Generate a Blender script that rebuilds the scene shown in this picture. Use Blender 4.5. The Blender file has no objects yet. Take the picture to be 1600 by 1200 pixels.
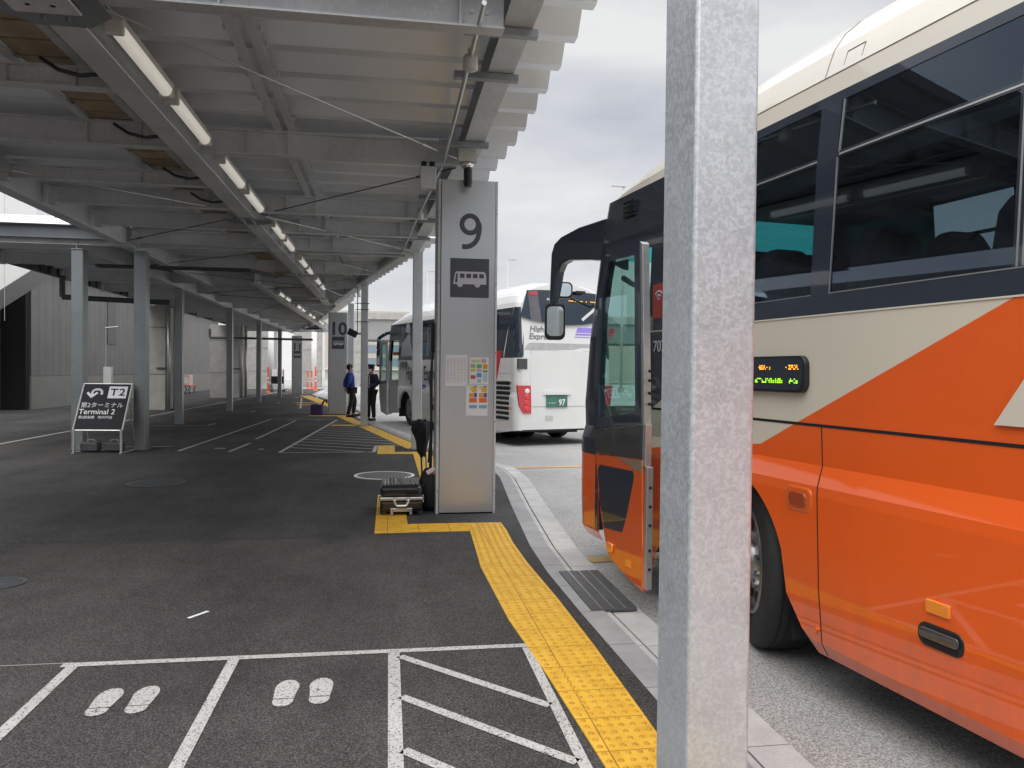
import bpy, bmesh, math, random
from mathutils import Vector, Matrix
R = math.radians
random.seed(7)
sc = bpy.context.scene
col = sc.collection

# ------------------------------------------------------------------ camera
cam_d = bpy.data.cameras.new("camera"); cam = bpy.data.objects.new("camera", cam_d); col.objects.link(cam)
_y, _p, _r = R(9.137), R(-0.95), R(0.6)
fw = Vector((math.sin(_y)*math.cos(_p), math.cos(_y)*math.cos(_p), math.sin(_p)))
rt = Vector((math.cos(_y), -math.sin(_y), 0)); up = rt.cross(fw)
rt2 = rt*math.cos(_r)+up*math.sin(_r); up2 = up*math.cos(_r)-rt*math.sin(_r)
M = Matrix((rt2, up2, -fw)).transposed().to_4x4(); M.translation = (0, 0, 1.55)
cam.matrix_world = M
cam_d.sensor_width = 36; cam_d.lens = 27.0; cam_d.clip_start = 0.05; cam_d.clip_end = 3000
sc.camera = cam

# ------------------------------------------------------------------ sky, sun, exposure
SUN_EL, SUN_ROT = R(48), R(205)          # veiled sun, high behind the camera
w = bpy.data.worlds.new("World"); sc.world = w; w.use_nodes = True
nt = w.node_tree; nt.nodes.clear()
def N(tree, typ, **kw):
    n = tree.nodes.new(typ)
    for k, v in kw.items():
        if k.startswith('_'): setattr(n, k[1:], v)
        else: n.inputs[k.replace('__', ' ')].default_value = v
    return n
sky = N(nt, 'ShaderNodeTexSky'); sky.sky_type = 'NISHITA'; sky.sun_disc = False
sky.sun_elevation = SUN_EL; sky.sun_rotation = SUN_ROT
tc = N(nt, 'ShaderNodeTexCoord')
mp = N(nt, 'ShaderNodeMapping'); mp.inputs['Scale'].default_value = (1.0, 1.0, 3.4); mp.inputs['Location'].default_value = (3.1, 1.7, 0.4)
nt.links.new(tc.outputs['Generated'], mp.inputs['Vector'])
nz = N(nt, 'ShaderNodeTexNoise'); nz.inputs['Scale'].default_value = 2.6; nz.inputs['Detail'].default_value = 5; nz.inputs['Roughness'].default_value = .5
nt.links.new(mp.outputs[0], nz.inputs['Vector'])
cr = N(nt, 'ShaderNodeValToRGB')
cr.color_ramp.elements[0].position = .34; cr.color_ramp.elements[0].color = (2.75, 2.84, 3.16, 1)
cr.color_ramp.elements[1].position = .66; cr.color_ramp.elements[1].color = (4.4, 4.39, 4.34, 1)
nt.links.new(nz.outputs[0], cr.inputs[0])
sep = N(nt, 'ShaderNodeSeparateXYZ'); nt.links.new(tc.outputs['Generated'], sep.inputs[0])
mr = N(nt, 'ShaderNodeMapRange'); mr.inputs['From Min'].default_value = .52; mr.inputs['From Max'].default_value = .9
mr.inputs['To Min'].default_value = 1.0; mr.inputs['To Max'].default_value = 4.2
nt.links.new(sep.outputs['Z'], mr.inputs['Value'])
mr2 = N(nt, 'ShaderNodeMapRange'); mr2.inputs['From Min'].default_value = .2; mr2.inputs['From Max'].default_value = -.8
mr2.inputs['To Min'].default_value = 1.0; mr2.inputs['To Max'].default_value = .95
nt.links.new(sep.outputs['Y'], mr2.inputs['Value'])
mm = N(nt, 'ShaderNodeMath', _operation='MULTIPLY'); nt.links.new(mr.outputs[0], mm.inputs[0]); nt.links.new(mr2.outputs[0], mm.inputs[1])
vm = N(nt, 'ShaderNodeVectorMath', _operation='SCALE'); nt.links.new(cr.outputs[0], vm.inputs[0]); nt.links.new(mm.outputs[0], vm.inputs['Scale'])
mx = N(nt, 'ShaderNodeMixRGB'); mx.inputs[0].default_value = .95
nt.links.new(sky.outputs[0], mx.inputs[1]); nt.links.new(vm.outputs[0], mx.inputs[2])
bg = N(nt, 'ShaderNodeBackground'); bg.inputs['Strength'].default_value = .1
nt.links.new(mx.outputs[0], bg.inputs[0])
wo = N(nt, 'ShaderNodeOutputWorld'); nt.links.new(bg.outputs[0], wo.inputs[0])
sd = bpy.data.lights.new("sun", 'SUN'); sd.energy = .8; sd.angle = R(40); sd.color = (1, .96, .9)
so = bpy.data.objects.new("sun", sd); col.objects.link(so)
_dir = Vector((math.sin(SUN_ROT)*math.cos(SUN_EL), math.cos(SUN_ROT)*math.cos(SUN_EL), math.sin(SUN_EL)))
so.rotation_euler = _dir.to_track_quat('Z', 'Y').to_euler(); so.location = (20, -30, 40)
sc.view_settings.view_transform = 'Standard'; sc.view_settings.look = 'None'
sc.view_settings.exposure = 0.95; sc.view_settings.gamma = 1
sc.cycles.max_bounces = 8; sc.cycles.transparent_max_bounces = 16; sc.cycles.glossy_bounces = 4; sc.cycles.diffuse_bounces = 4

# ------------------------------------------------------------------ materials
def newmat(name):
    m = bpy.data.materials.new(name); m.use_nodes = True
    t = m.node_tree; b = t.nodes['Principled BSDF']
    return m, t, b
def objco(t, scale=(1, 1, 1)):
    c = N(t, 'ShaderNodeTexCoord'); p = N(t, 'ShaderNodeMapping'); p.inputs['Scale'].default_value = scale
    t.links.new(c.outputs['Object'], p.inputs['Vector']); return p.outputs[0]
def ramp(t, fac, stops):
    r = N(t, 'ShaderNodeValToRGB'); e = r.color_ramp.elements
    while len(e) < len(stops): e.new(.5)
    for i, (p, c) in enumerate(stops):
        e[i].position = p; e[i].color = (c[0], c[1], c[2], 1) if not isinstance(c, (int, float)) else (c, c, c, 1)
    t.links.new(fac, r.inputs[0]); return r.outputs[0]
def bump(t, b, h, strength=.3, dist=.01):
    n = N(t, 'ShaderNodeBump'); n.inputs['Strength'].default_value = strength; n.inputs['Distance'].default_value = dist
    t.links.new(h, n.inputs['Height']); t.links.new(n.outputs[0], b.inputs['Normal'])
def mul(t, a, b_):
    m = N(t, 'ShaderNodeMixRGB', _blend_type='MULTIPLY'); m.inputs[0].default_value = 1
    t.links.new(a, m.inputs[1]); t.links.new(b_, m.inputs[2]); return m.outputs[0]
def mixc(t, fac, a, b_):
    m = N(t, 'ShaderNodeMixRGB')
    for i, v in ((0, fac), (1, a), (2, b_)):
        if hasattr(v, 'links'): t.links.new(v, m.inputs[i])
        elif i == 0: m.inputs[0].default_value = v
        else: m.inputs[i].default_value = (*v, 1)
    return m.outputs[0]
def noise(t, vec, scale, detail=4, rough=.55):
    n = N(t, 'ShaderNodeTexNoise'); n.inputs['Scale'].default_value = scale; n.inputs['Detail'].default_value = detail
    n.inputs['Roughness'].default_value = rough; t.links.new(vec, n.inputs['Vector']); return n.outputs[0]
def voro(t, vec, scale, out='Color', feature='F1'):
    n = N(t, 'ShaderNodeTexVoronoi'); n.feature = feature; n.inputs['Scale'].default_value = scale
    t.links.new(vec, n.inputs['Vector']); return n.outputs[out]
def bw(t, c):
    n = N(t, 'ShaderNodeRGBToBW'); t.links.new(c, n.inputs[0]); return n.outputs[0]

def m_plain(name, c, rough=.5, metal=0, var=.12, scale=6, coat=0, spec=.5, em=None):
    m, t, b = newmat(name); v = objco(t)
    n = noise(t, v, scale, 5)
    lo = tuple(x*(1-var) for x in c); hi = tuple(min(1, x*(1+var)) for x in c)
    t.links.new(ramp(t, n, [(.3, lo), (.7, hi)]), b.inputs['Base Color'])
    b.inputs['Roughness'].default_value = rough; b.inputs['Metallic'].default_value = metal
    b.inputs['Coat Weight'].default_value = coat; b.inputs['Specular IOR Level'].default_value = spec
    if em:
        b.inputs['Emission Color'].default_value = (*em[0], 1); b.inputs['Emission Strength'].default_value = em[1]
    return m

def m_asphalt(name, lo, mid, hi, scale=170, dirt=.3, spots=False):
    m, t, b = newmat(name); v = objco(t)
    vc = bw(t, voro(t, v, scale)); n2 = noise(t, v, scale*.45, 3, .6)
    f = N(t, 'ShaderNodeMath', _operation='MULTIPLY'); t.links.new(vc, f.inputs[0]); t.links.new(n2, f.inputs[1])
    c = ramp(t, f.outputs[0], [(.08, lo), (.24, mid), (.5, hi)])
    big = ramp(t, noise(t, v, .55, 5, .6), [(.35, 1-dirt), (.65, 1+dirt*.5)])
    cc = mul(t, c, big)
    if spots:
        cc = mul(t, cc, ramp(t, voro(t, v, 1.15, 'Distance'), [(.012, .55), (.022, 1)])); cc = mixc(t, ramp(t, voro(t, v, .62, 'Distance'), [(.006, .5), (.009, 0)]), cc, (.4, .39, .37))
        cc = mul(t, cc, ramp(t, noise(t, v, 3.2, 4, .7), [(.3, .86), (.7, 1.1)]))
        st = objco(t, (.9, .22, 1)); cc = mul(t, cc, ramp(t, noise(t, st, 1.3, 5, .65), [(.36, .78), (.5, 1), (.66, 1.22)]))
        cc = mixc(t, ramp(t, noise(t, v, 1.9, 6, .75), [(.66, 0), (.74, .35)]), cc, (.02, .02, .02))
    t.links.new(cc, b.inputs['Base Color'])
    b.inputs['Roughness'].default_value = .85; b.inputs['Specular IOR Level'].default_value = .3
    bump(t, b, f.outputs[0], .8, .012)
    return m, t, b
M_ASPH, *_ = m_asphalt('asphalt', (.026, .025, .024), (.058, .055, .053), (.145, .14, .135), 185, .26, True)
M_ROAD, *_ = m_asphalt('road_aggregate', (.22, .217, .21), (.40, .394, .38), (.60, .59, .575), 150, .14)

def m_paint(name, c, under, wear=.5, scale=110):
    m, t, b = newmat(name); v = objco(t)
    f = N(t, 'ShaderNodeMath', _operation='MULTIPLY')
    t.links.new(bw(t, voro(t, v, scale)), f.inputs[0]); t.links.new(noise(t, v, scale*.35, 3), f.inputs[1])
    k = ramp(t, f.outputs[0], [(.05, 0), (.05+.09*wear, .85), (.4, 1)])
    cc = mixc(t, k, under, c)
    t.links.new(mul(t, cc, ramp(t, noise(t, v, 1.4, 5), [(.3, .82), (.7, 1.05)])), b.inputs['Base Color'])
    b.inputs['Roughness'].default_value = .75; b.inputs['Specular IOR Level'].default_value = .3
    bump(t, b, f.outputs[0], .5, .006)
    return m
M_LINE = m_paint('white_line_paint', (.53, .52, .495), (.06, .058, .055), 1.15, 150)
M_OLINE = m_paint('orange_line_paint', (.62, .36, .10), (.3, .29, .28), 1.2, 60)
def m_tactile():
    m, t, b = newmat('tactile_yellow'); v = objco(t)
    n = noise(t, v, 9, 6, .65)
    c = ramp(t, n, [(.3, (.54, .29, .022)), (.5, (.68, .39, .028)), (.75, (.75, .46, .05))])
    br = N(t, 'ShaderNodeTexBrick'); br.offset = 0; br.inputs['Scale'].default_value = 1; br.inputs['Brick Width'].default_value = .3
    br.inputs['Row Height'].default_value = .3; br.inputs['Mortar Size'].default_value = .0035
    br.inputs['Color1'].default_value = br.inputs['Color2'].default_value = (1, 1, 1, 1); br.inputs['Mortar'].default_value = (.42, .36, .3, 1)
    t.links.new(v, br.inputs['Vector'])
    t.links.new(mul(t, c, br.outputs[0]), b.inputs['Base Color']); b.inputs['Roughness'].default_value = .6
    bump(t, b, noise(t, v, 200, 2), .25, .004); return m
M_TACT = m_tactile()
M_STUD = m_plain('tactile_stud_yellow', (.50, .27, .02), .6, 0, .2, 30)
def m_stone(name, c, bx, by, off=.0):
    m, t, b = newmat(name); v = objco(t)
    n = noise(t, v, 3, 6, .65)
    cc = ramp(t, n, [(.3, tuple(x*.8 for x in c)), (.7, tuple(x*1.12 for x in c))])
    br = N(t, 'ShaderNodeTexBrick'); br.offset = off; br.inputs['Scale'].default_value = 1; br.inputs['Brick Width'].default_value = bx
    br.inputs['Row Height'].default_value = by; br.inputs['Mortar Size'].default_value = .004
    br.inputs['Color1'].default_value = (1, 1, 1, 1); br.inputs['Color2'].default_value = (.88, .88, .9, 1); br.inputs['Mortar'].default_value = (.35, .34, .33, 1)
    t.links.new(v, br.inputs['Vector'])
    g = ramp(t, noise(t, v, 180, 2), [(.35, .85), (.65, 1.1)])
    t.links.new(mul(t, mul(t, cc, br.outputs[0]), g), b.inputs['Base Color']); b.inputs['Roughness'].default_value = .8
    bump(t, b, noise(t, v, 120, 3), .15, .004); return m
M_KERB = m_stone('kerb_granite', (.35, .35, .345), 3.0, .6)
M_GUT = m_stone('gutter_concrete', (.52, .515, .49), 3.0, .6)
def m_spangle():
    m, t, b = newmat('galvanised_steel_spangle'); v = objco(t)
    d = N(t, 'ShaderNodeTexNoise'); d.inputs['Scale'].default_value = 30; t.links.new(v, d.inputs['Vector'])
    vv = N(t, 'ShaderNodeMixRGB', _blend_type='LINEAR_LIGHT'); vv.inputs[0].default_value = .005; t.links.new(v, vv.inputs[1]); t.links.new(d.outputs['Color'], vv.inputs[2])
    a = bw(t, voro(t, vv.outputs[0], 88)); a2 = bw(t, voro(t, vv.outputs[0], 190)); n = noise(t, v, 5, 6, .65)
    f = N(t, 'ShaderNodeMath', _operation='MULTIPLY_ADD'); t.links.new(a2, f.inputs[0]); f.inputs[1].default_value = .55; t.links.new(a, f.inputs[2])
    c = ramp(t, f.outputs[0], [(.25, (.585,.625,.66)), (.75, (.635,.675,.71)), (1.15, (.71,.75,.785))])
    t.links.new(mul(t, c, ramp(t, n, [(.3, .88), (.5, .99), (.7, 1.06)])), b.inputs['Base Color'])
    t.links.new(ramp(t, a, [(.2, .36), (.8, .50)]), b.inputs['Roughness']); b.inputs['Metallic'].default_value = .5
    bump(t, b, noise(t, v, 60, 3, .5), .03, .002); return m
def m_galv(name, base, contrast, scale, rough=.45, metal=.35):
    m, t, b = newmat(name); v = objco(t)
    a = bw(t, voro(t, v, scale)); n = noise(t, v, scale*.4, 6, .7); n2 = noise(t, v, 1.3, 5, .6)
    f = N(t, 'ShaderNodeMath', _operation='ADD'); t.links.new(a, f.inputs[0]); t.links.new(n, f.inputs[1])
    c = ramp(t, f.outputs[0], [(.35, tuple(x*(1-contrast) for x in base)), (1.0, base), (1.5, tuple(x*(1+contrast) for x in base))])
    e = N(t, 'ShaderNodeMath', _operation='MULTIPLY', Value=1); e.inputs[1].default_value = .5; t.links.new(f.outputs[0], e.inputs[0])
    c = ramp(t, e.outputs[0], [(.2, tuple(x*(1-contrast) for x in base)), (.5, base), (.75, tuple(min(1, x*(1+contrast)) for x in base))])
    t.links.new(mul(t, c, ramp(t, n2, [(.3, .84), (.7, 1.1)])), b.inputs['Base Color'])
    b.inputs['Metallic'].default_value = metal; b.inputs['Roughness'].default_value = rough
    bump(t, b, n, .08, .003); return m
M_GALV = m_spangle()
M_COLK = m_galv('galvanised_column_lit', (.60, .63, .64), .09, 60, .42, .5)  # same steel, lighter copy for the kerb columns in open light
M_COL = m_galv('galvanised_column_shaded', (.33, .355, .365), .09, 60, .38, .75)  # darker copy: shade on the left columns put into the colour
M_BEAM = m_galv('galvanised_beam', (.62, .635, .645), .07, 40, .5, .35)
M_BRIGHTST = m_plain('bright_steel', (.62, .62, .60), .35, .7, .08, 20)
M_DARKST = m_plain('dark_steel', (.09, .095, .1), .5, .3, .2, 20)
M_ROOF = m_plain('galvalume_roof_sheet', (.80, .835, .87), .36, .5, .07, 1.2)
M_BROWN = m_plain('brown_board', (.36, .295, .20), .8, 0, .22, 5)
def m_brush(name, c, rough=.3, metal=.75, sx=90):
    m, t, b = newmat(name); v = objco(t, (sx, sx, 1.2)); n = noise(t, v, 1, 4, .6)
    t.links.new(ramp(t, n, [(.3, tuple(x*.98 for x in c)), (.7, tuple(x*1.02 for x in c))]), b.inputs['Base Color'])
    t.links.new(ramp(t, n, [(.3, rough*.97), (.7, rough*1.03)]), b.inputs['Roughness'])
    b.inputs['Metallic'].default_value = metal
    v2 = objco(t); bump(t, b, noise(t, v2, 2.0, 2), .06, .02); return m
M_PILLAR = m_brush('brushed_steel_panel', (.60, .61, .62), .3, .7)
M_SIGN = m_plain('charcoal_print', (.075, .08, .098), .4, 0, .05)
M_SIGNB = m_plain('black_board', (.010, .011, .015), .6, 0, .1, spec=.2)
M_WHITE = m_plain('white_print', (.80, .80, .80), .5, 0, .03)
M_PRINTG = m_plain('grey_white_print', (.62, .60, .66), .5, 0, .03)
M_RUB = m_plain('black_rubber', (.017, .017, .019), .7, 0, .25, 30)
M_BLKPL = m_plain('black_plastic', (.014, .015, .018), .35, 0, .2, 20)
M_CREAM = m_plain('cream_diffuser', (.85, .83, .76), .35, 0, .03, 8, em=((1, .95, .84), .16))
M_CAP = m_plain('grey_white_plastic', (.55, .54, .50), .4, 0, .05)
M_CONC = m_plain('fair_faced_concrete', (.42, .41, .385), .8, 0, .16, 2.2)
M_WHITEPANEL = m_plain('white_cladding', (.80, .80, .79), .45, 0, .04, .6)
M_DKWALL = m_plain('dark_grey_cladding', (.055, .06, .066), .6, 0, .15, 2)
M_BLACK = m_plain('black_recess', (.006, .006, .008), .7)
M_RED = m_plain('red_plastic', (.70, .06, .035), .45, 0, .1, 8)
M_ORANGEP = m_plain('orange_post_plastic', (.85, .13, .04), .45, 0, .1, 8)
def m_panelwall():
    m, t, b = newmat('grey_panel_wall'); v = objco(t)
    wv = N(t, 'ShaderNodeTexWave'); wv.wave_type = 'BANDS'; wv.bands_direction = 'Y'; wv.inputs['Scale'].default_value = .52; wv.inputs['Distortion'].default_value = 0
    t.links.new(v, wv.inputs['Vector'])
    k = ramp(t, wv.outputs['Fac'], [(.0, .62), (.02, .88), (.06, 1)])
    n = ramp(t, noise(t, v, 1.1, 5), [(.3, (.20, .196, .187)), (.7, (.245, .24, .228))])
    t.links.new(mul(t, n, k), b.inputs['Base Color']); b.inputs['Roughness'].default_value = .6; return m
M_PWALL = m_panelwall()
# bus materials
def coatset(b, rough=.18, coat=1.0):
    b.inputs['Roughness'].default_value = .4; b.inputs['Coat Weight'].default_value = coat; b.inputs['Coat Roughness'].default_value = rough*.2
    b.inputs['Specular IOR Level'].default_value = .4; b.inputs['Coat IOR'].default_value = 1.65
def m_livery():
    m, t, b = newmat('orange_and_beige_coach_paint')
    c = N(t, 'ShaderNodeTexCoord'); s = N(t, 'ShaderNodeSeparateXYZ'); t.links.new(c.outputs['Object'], s.inputs[0])
    def lin(k, c0):
        a = N(t, 'ShaderNodeMath', _operation='MULTIPLY_ADD'); t.links.new(s.outputs['Y'], a.inputs[0]); a.inputs[1].default_value = k; a.inputs[2].default_value = c0; return a.outputs[0]
    mxm = N(t, 'ShaderNodeMath', _operation='MAXIMUM'); t.links.new(lin(-.445, 1.205), mxm.inputs[0]); t.links.new(lin(-.115, 1.175), mxm.inputs[1])
    d = N(t, 'ShaderNodeMath', _operation='GREATER_THAN'); t.links.new(s.outputs['Z'], d.inputs[0]); t.links.new(mxm.outputs[0], d.inputs[1])
    v = objco(t); n = noise(t, v, .8, 4)
    og = ramp(t, n, [(.3, (.80, .105, .004)), (.7, (.85, .117, .005))]); bg_ = ramp(t, n, [(.3, (.66, .61, .50)), (.7, (.70, .65, .54))])
    body = mixc(t, d.outputs[0], og, bg_)
    low = N(t, 'ShaderNodeMapRange'); low.inputs['From Min'].default_value = .75; low.inputs['From Max'].default_value = .15; low.inputs['To Max'].default_value = .55; t.links.new(s.outputs['Z'], low.inputs['Value'])
    gr = N(t, 'ShaderNodeMath', _operation='MULTIPLY'); t.links.new(low.outputs[0], gr.inputs[0]); t.links.new(ramp(t, noise(t, objco(t, (3, 3, 1)), 2.2, 7, .7), [(.35, 0), (.75, 1)]), gr.inputs[1])
    t.links.new(mixc(t, gr.outputs[0], body, (.22, .10, .05)), b.inputs['Base Color']); coatset(b)
    bump(t, b, noise(t, v, 1.7, 2), .012, .05); return m
M_LIV = m_livery()
def m_gloss(name, c, coat=1, var=.04):
    m, t, b = newmat(name); v = objco(t); n = noise(t, v, .9, 4)
    t.links.new(ramp(t, n, [(.3, tuple(x*(1-var) for x in c)), (.7, tuple(min(1, x*(1+var)) for x in c))]), b.inputs['Base Color']); coatset(b, .18, coat)
    bump(t, b, noise(t, v, 1.5, 2), .012, .05); return m
M_BEIGE = m_gloss('beige_coach_paint', (.68, .63, .53))
M_BUSW = m_gloss('white_coach_paint', (.74, .74, .73))
M_ORNG = m_gloss('orange_coach_paint', (.70, .115, .008))
M_NAVY = m_gloss('navy_black_gloss', (.012, .020, .038))
M_DOORGREY = m_gloss('dark_grey_gloss', (.035, .034, .036))
M_RIM = m_plain('dusty_wheel_alloy', (.34, .34, .335), .32, .9, .2, 15)
M_CHROME = m_plain('chrome', (.75, .75, .74), .12, 1, .05, 15)
M_ALU = m_plain('aluminium', (.55, .55, .54), .35, .8, .08, 20)
M_AMBER = m_gloss('amber_lens', (.85, .26, .02))
M_REDL = m_gloss('red_lens', (.55, .01, .025))
M_SEAT = m_plain('dark_seat_fabric', (.03, .022, .03), .9, 0, .25, 20)
M_INT = m_plain('dark_interior', (.05, .05, .055), .8, 0, .15, 4)
M_TEAL = m_plain('teal_curtain', (.05, .42, .42), .7, 0, .1, 6)
def m_glass(name, tint, ior=1.55):
    m = bpy.data.materials.new(name); m.use_nodes = True; t = m.node_tree; t.nodes.clear()
    o = N(t, 'ShaderNodeOutputMaterial'); mixs = N(t, 'ShaderNodeMixShader'); tr = N(t, 'ShaderNodeBsdfTransparent'); g = N(t, 'ShaderNodeBsdfGlossy')
    v = objco(t); c = ramp(t, noise(t, v, .5, 2), [(.3, tuple(x*.96 for x in tint)), (.7, tint)])
    t.links.new(c, tr.inputs[0]); g.inputs['Roughness'].default_value = .015; g.inputs[0].default_value = (.66, .82, 1, 1)
    fr = N(t, 'ShaderNodeFresnel'); fr.inputs['IOR'].default_value = 1.55
    ge = N(t, 'ShaderNodeNewGeometry'); io = N(t, 'ShaderNodeMath', _operation='MULTIPLY_ADD'); io.inputs[1].default_value = 1/ior-ior; io.inputs[2].default_value = ior
    t.links.new(ge.outputs['Backfacing'], io.inputs[0]); t.links.new(io.outputs[0], fr.inputs['IOR'])
    t.links.new(fr.outputs[0], mixs.inputs[0]); t.links.new(tr.outputs[0], mixs.inputs[1]); t.links.new(g.outputs[0], mixs.inputs[2]); t.links.new(mixs.outputs[0], o.inputs[0])
    return m
M_GLASS = m_glass('tinted_window_glass', (.34, .42, .46), 2.0)
M_GLASSD = m_glass('clear_green_glass', (.66, .80, .76))
M_GLASSR = m_glass('dark_rear_glass', (.10, .11, .13), 2.1)
M_MIRROR = m_plain('mirror_glass', (.82, .88, .88), .03, 1, .02)

# ------------------------------------------------------------------ mesh helpers
class MB:
    def __init__(s): s.v = []; s.f = []
    def add(s, vs, fs):
        o = len(s.v); s.v += [tuple(p) for p in vs]; s.f += [tuple(i+o for i in f) for f in fs]; return s
    def box(s, x0, y0, z0, x1, y1, z1):
        return s.add([(x0,y0,z0),(x1,y0,z0),(x1,y1,z0),(x0,y1,z0),(x0,y0,z1),(x1,y0,z1),(x1,y1,z1),(x0,y1,z1)],
                     [(0,3,2,1),(4,5,6,7),(0,1,5,4),(1,2,6,5),(2,3,7,6),(3,0,4,7)])
    def obox(s, c, hx, hy, hz, m=None):
        m = m or Matrix.Identity(3); c = Vector(c)
        vs = [c + m @ Vector((sx*hx, sy*hy, sz*hz)) for sz in (-1,1) for sx, sy in ((-1,-1),(1,-1),(1,1),(-1,1))]
        return s.add(vs, [(0,3,2,1),(4,5,6,7),(0,1,5,4),(1,2,6,5),(2,3,7,6),(3,0,4,7)])
    def quad(s, a, b, c, d): return s.add([a, b, c, d], [(0,1,2,3)])
    def cyl(s, p0, p1, r, n=12, r2=None, caps=True):
        p0, p1 = Vector(p0), Vector(p1); d = p1-p0; z = d.normalized()
        a = z.orthogonal().normalized(); b = z.cross(a); r2 = r if r2 is None else r2
        vs = [p0+(a*math.cos(2*math.pi*i/n)+b*math.sin(2*math.pi*i/n))*r for i in range(n)]
        vs += [p1+(a*math.cos(2*math.pi*i/n)+b*math.sin(2*math.pi*i/n))*r2 for i in range(n)]
        fs = [(i, (i+1) % n, n+(i+1) % n, n+i) for i in range(n)]
        if caps: fs += [tuple(range(n-1, -1, -1)), tuple(range(n, 2*n))]
        return s.add(vs, fs)
    def tube(s, pts, r, n=8):
        for a, b in zip(pts[:-1], pts[1:]): s.cyl(a, b, r, n)
        return s
    def prism(s, poly, z0, z1):
        n = len(poly)
        vs = [(x, y, z0) for x, y in poly]+[(x, y, z1) for x, y in poly]
        return s.add(vs, [tuple(range(n-1, -1, -1)), tuple(range(n, 2*n))]+[(i, (i+1) % n, n+(i+1) % n, n+i) for i in range(n)])
    def extr(s, poly3, d):
        n = len(poly3); d = Vector(d); vs = [Vector(p) for p in poly3]; vs += [p+d for p in vs]
        return s.add(vs, [tuple(range(n-1, -1, -1)), tuple(range(n, 2*n))]+[(i, (i+1) % n, n+(i+1) % n, n+i) for i in range(n)])
    def lathe(s, prof, c, axis='Z', n=32):
        c = Vector(c); vs = []
        for r, h in prof:
            for i in range(n):
                a = 2*math.pi*i/n; u, v_ = r*math.cos(a), r*math.sin(a)
                vs.append(c+Vector({'Z': (u, v_, h), 'X': (h, u, v_), 'Y': (u, h, v_)}[axis]))
        fs = [(k*n+i, k*n+(i+1) % n, (k+1)*n+(i+1) % n, (k+1)*n+i) for k in range(len(prof)-1) for i in range(n)]
        return s.add(vs, fs)
    def ibeam(s, p0, p1, zb, h, wd, tf=.014, tw=.01):
        p0, p1 = Vector((*p0, 0)), Vector((*p1, 0)); d = (p1-p0).normalized(); nn = Vector((d.y, -d.x, 0))
        for hw, za, zc in ((wd/2, zb, zb+tf), (wd/2, zb+h-tf, zb+h), (tw/2, zb+tf, zb+h-tf)):
            vs = []
            for z in (za, zc):
                for q, sg in ((p0, -1), (p0, 1), (p1, 1), (p1, -1)):
                    u = q+nn*hw*sg; vs.append((u.x, u.y, z))
            s.add(vs, [(0,3,2,1),(4,5,6,7),(0,1,5,4),(1,2,6,5),(2,3,7,6),(3,0,4,7)])
        return s
    def build(s, name, mat, parent=None, bevel=0, smooth=False, solid=0, seg=2):
        me = bpy.data.meshes.new(name); me.from_pydata(s.v, [], s.f)
        bm = bmesh.new(); bm.from_mesh(me); bmesh.ops.recalc_face_normals(bm, faces=bm.faces); bm.to_mesh(me); bm.free()
        me.materials.append(mat)
        o = bpy.data.objects.new(name, me); col.objects.link(o)
        if parent: o.parent = parent
        if smooth: me.polygons.foreach_set('use_smooth', [True]*len(me.polygons))
        if solid:
            md = o.modifiers.new('solid', 'SOLIDIFY'); md.thickness = solid
        if bevel:
            md = o.modifiers.new('bevel', 'BEVEL'); md.width = bevel; md.segments = seg; md.limit_method = 'ANGLE'; md.angle_limit = R(40)
        return o
def thing(name, label, cat, loc=(0,0,0), rz=0, group=None):
    o = bpy.data.objects.new(name, None); col.objects.link(o); o.empty_display_size = .2
    o.location = loc; o.rotation_euler = (0, 0, rz); return tag(o, label, cat, group)
def tag(o, label, cat, group=None):
    o['label'] = label; o['category'] = cat
    if group: o['group'] = group
    return o
def struct(o): o['kind'] = 'structure'; return o
def plabel(o, l): o['label'] = l; return o
def copy_tree(o, parent=None):
    c = o.copy(); col.objects.link(c); c.parent = parent
    for ch in list(o.children): copy_tree(ch, c)
    return c
def text(name, body, size, mat, parent, mtx, ext=.002, off=0.0, align='CENTER', shear=0, sx=1.0, spacing=1.0):
    cu = bpy.data.curves.new(name, 'FONT'); cu.body = body; cu.size = size; cu.extrude = ext; cu.offset = off
    cu.align_x = align; cu.align_y = 'CENTER'; cu.shear = shear; cu.space_character = spacing; cu.resolution_u = 5
    t = bpy.data.objects.new(name, cu); col.objects.link(t)
    dg = bpy.context.evaluated_depsgraph_get(); me = bpy.data.meshes.new_from_object(t.evaluated_get(dg))
    bpy.data.objects.remove(t); bpy.data.curves.remove(cu)
    me.transform(mtx @ Matrix.Diagonal((sx, 1, 1, 1)))
    me.materials.clear(); me.materials.append(mat)
    o = bpy.data.objects.new(name, me); col.objects.link(o); o.parent = parent; return o
def face_m(origin, right, upv):
    r = Vector(right).normalized(); u = Vector(upv).normalized(); n = r.cross(u)
    m = Matrix((r, u, n)).transposed().to_4x4(); m.translation = Vector(origin); return m
RX90 = lambda o: face_m(o, (1,0,0), (0,0,1))     # reads from -Y

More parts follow.
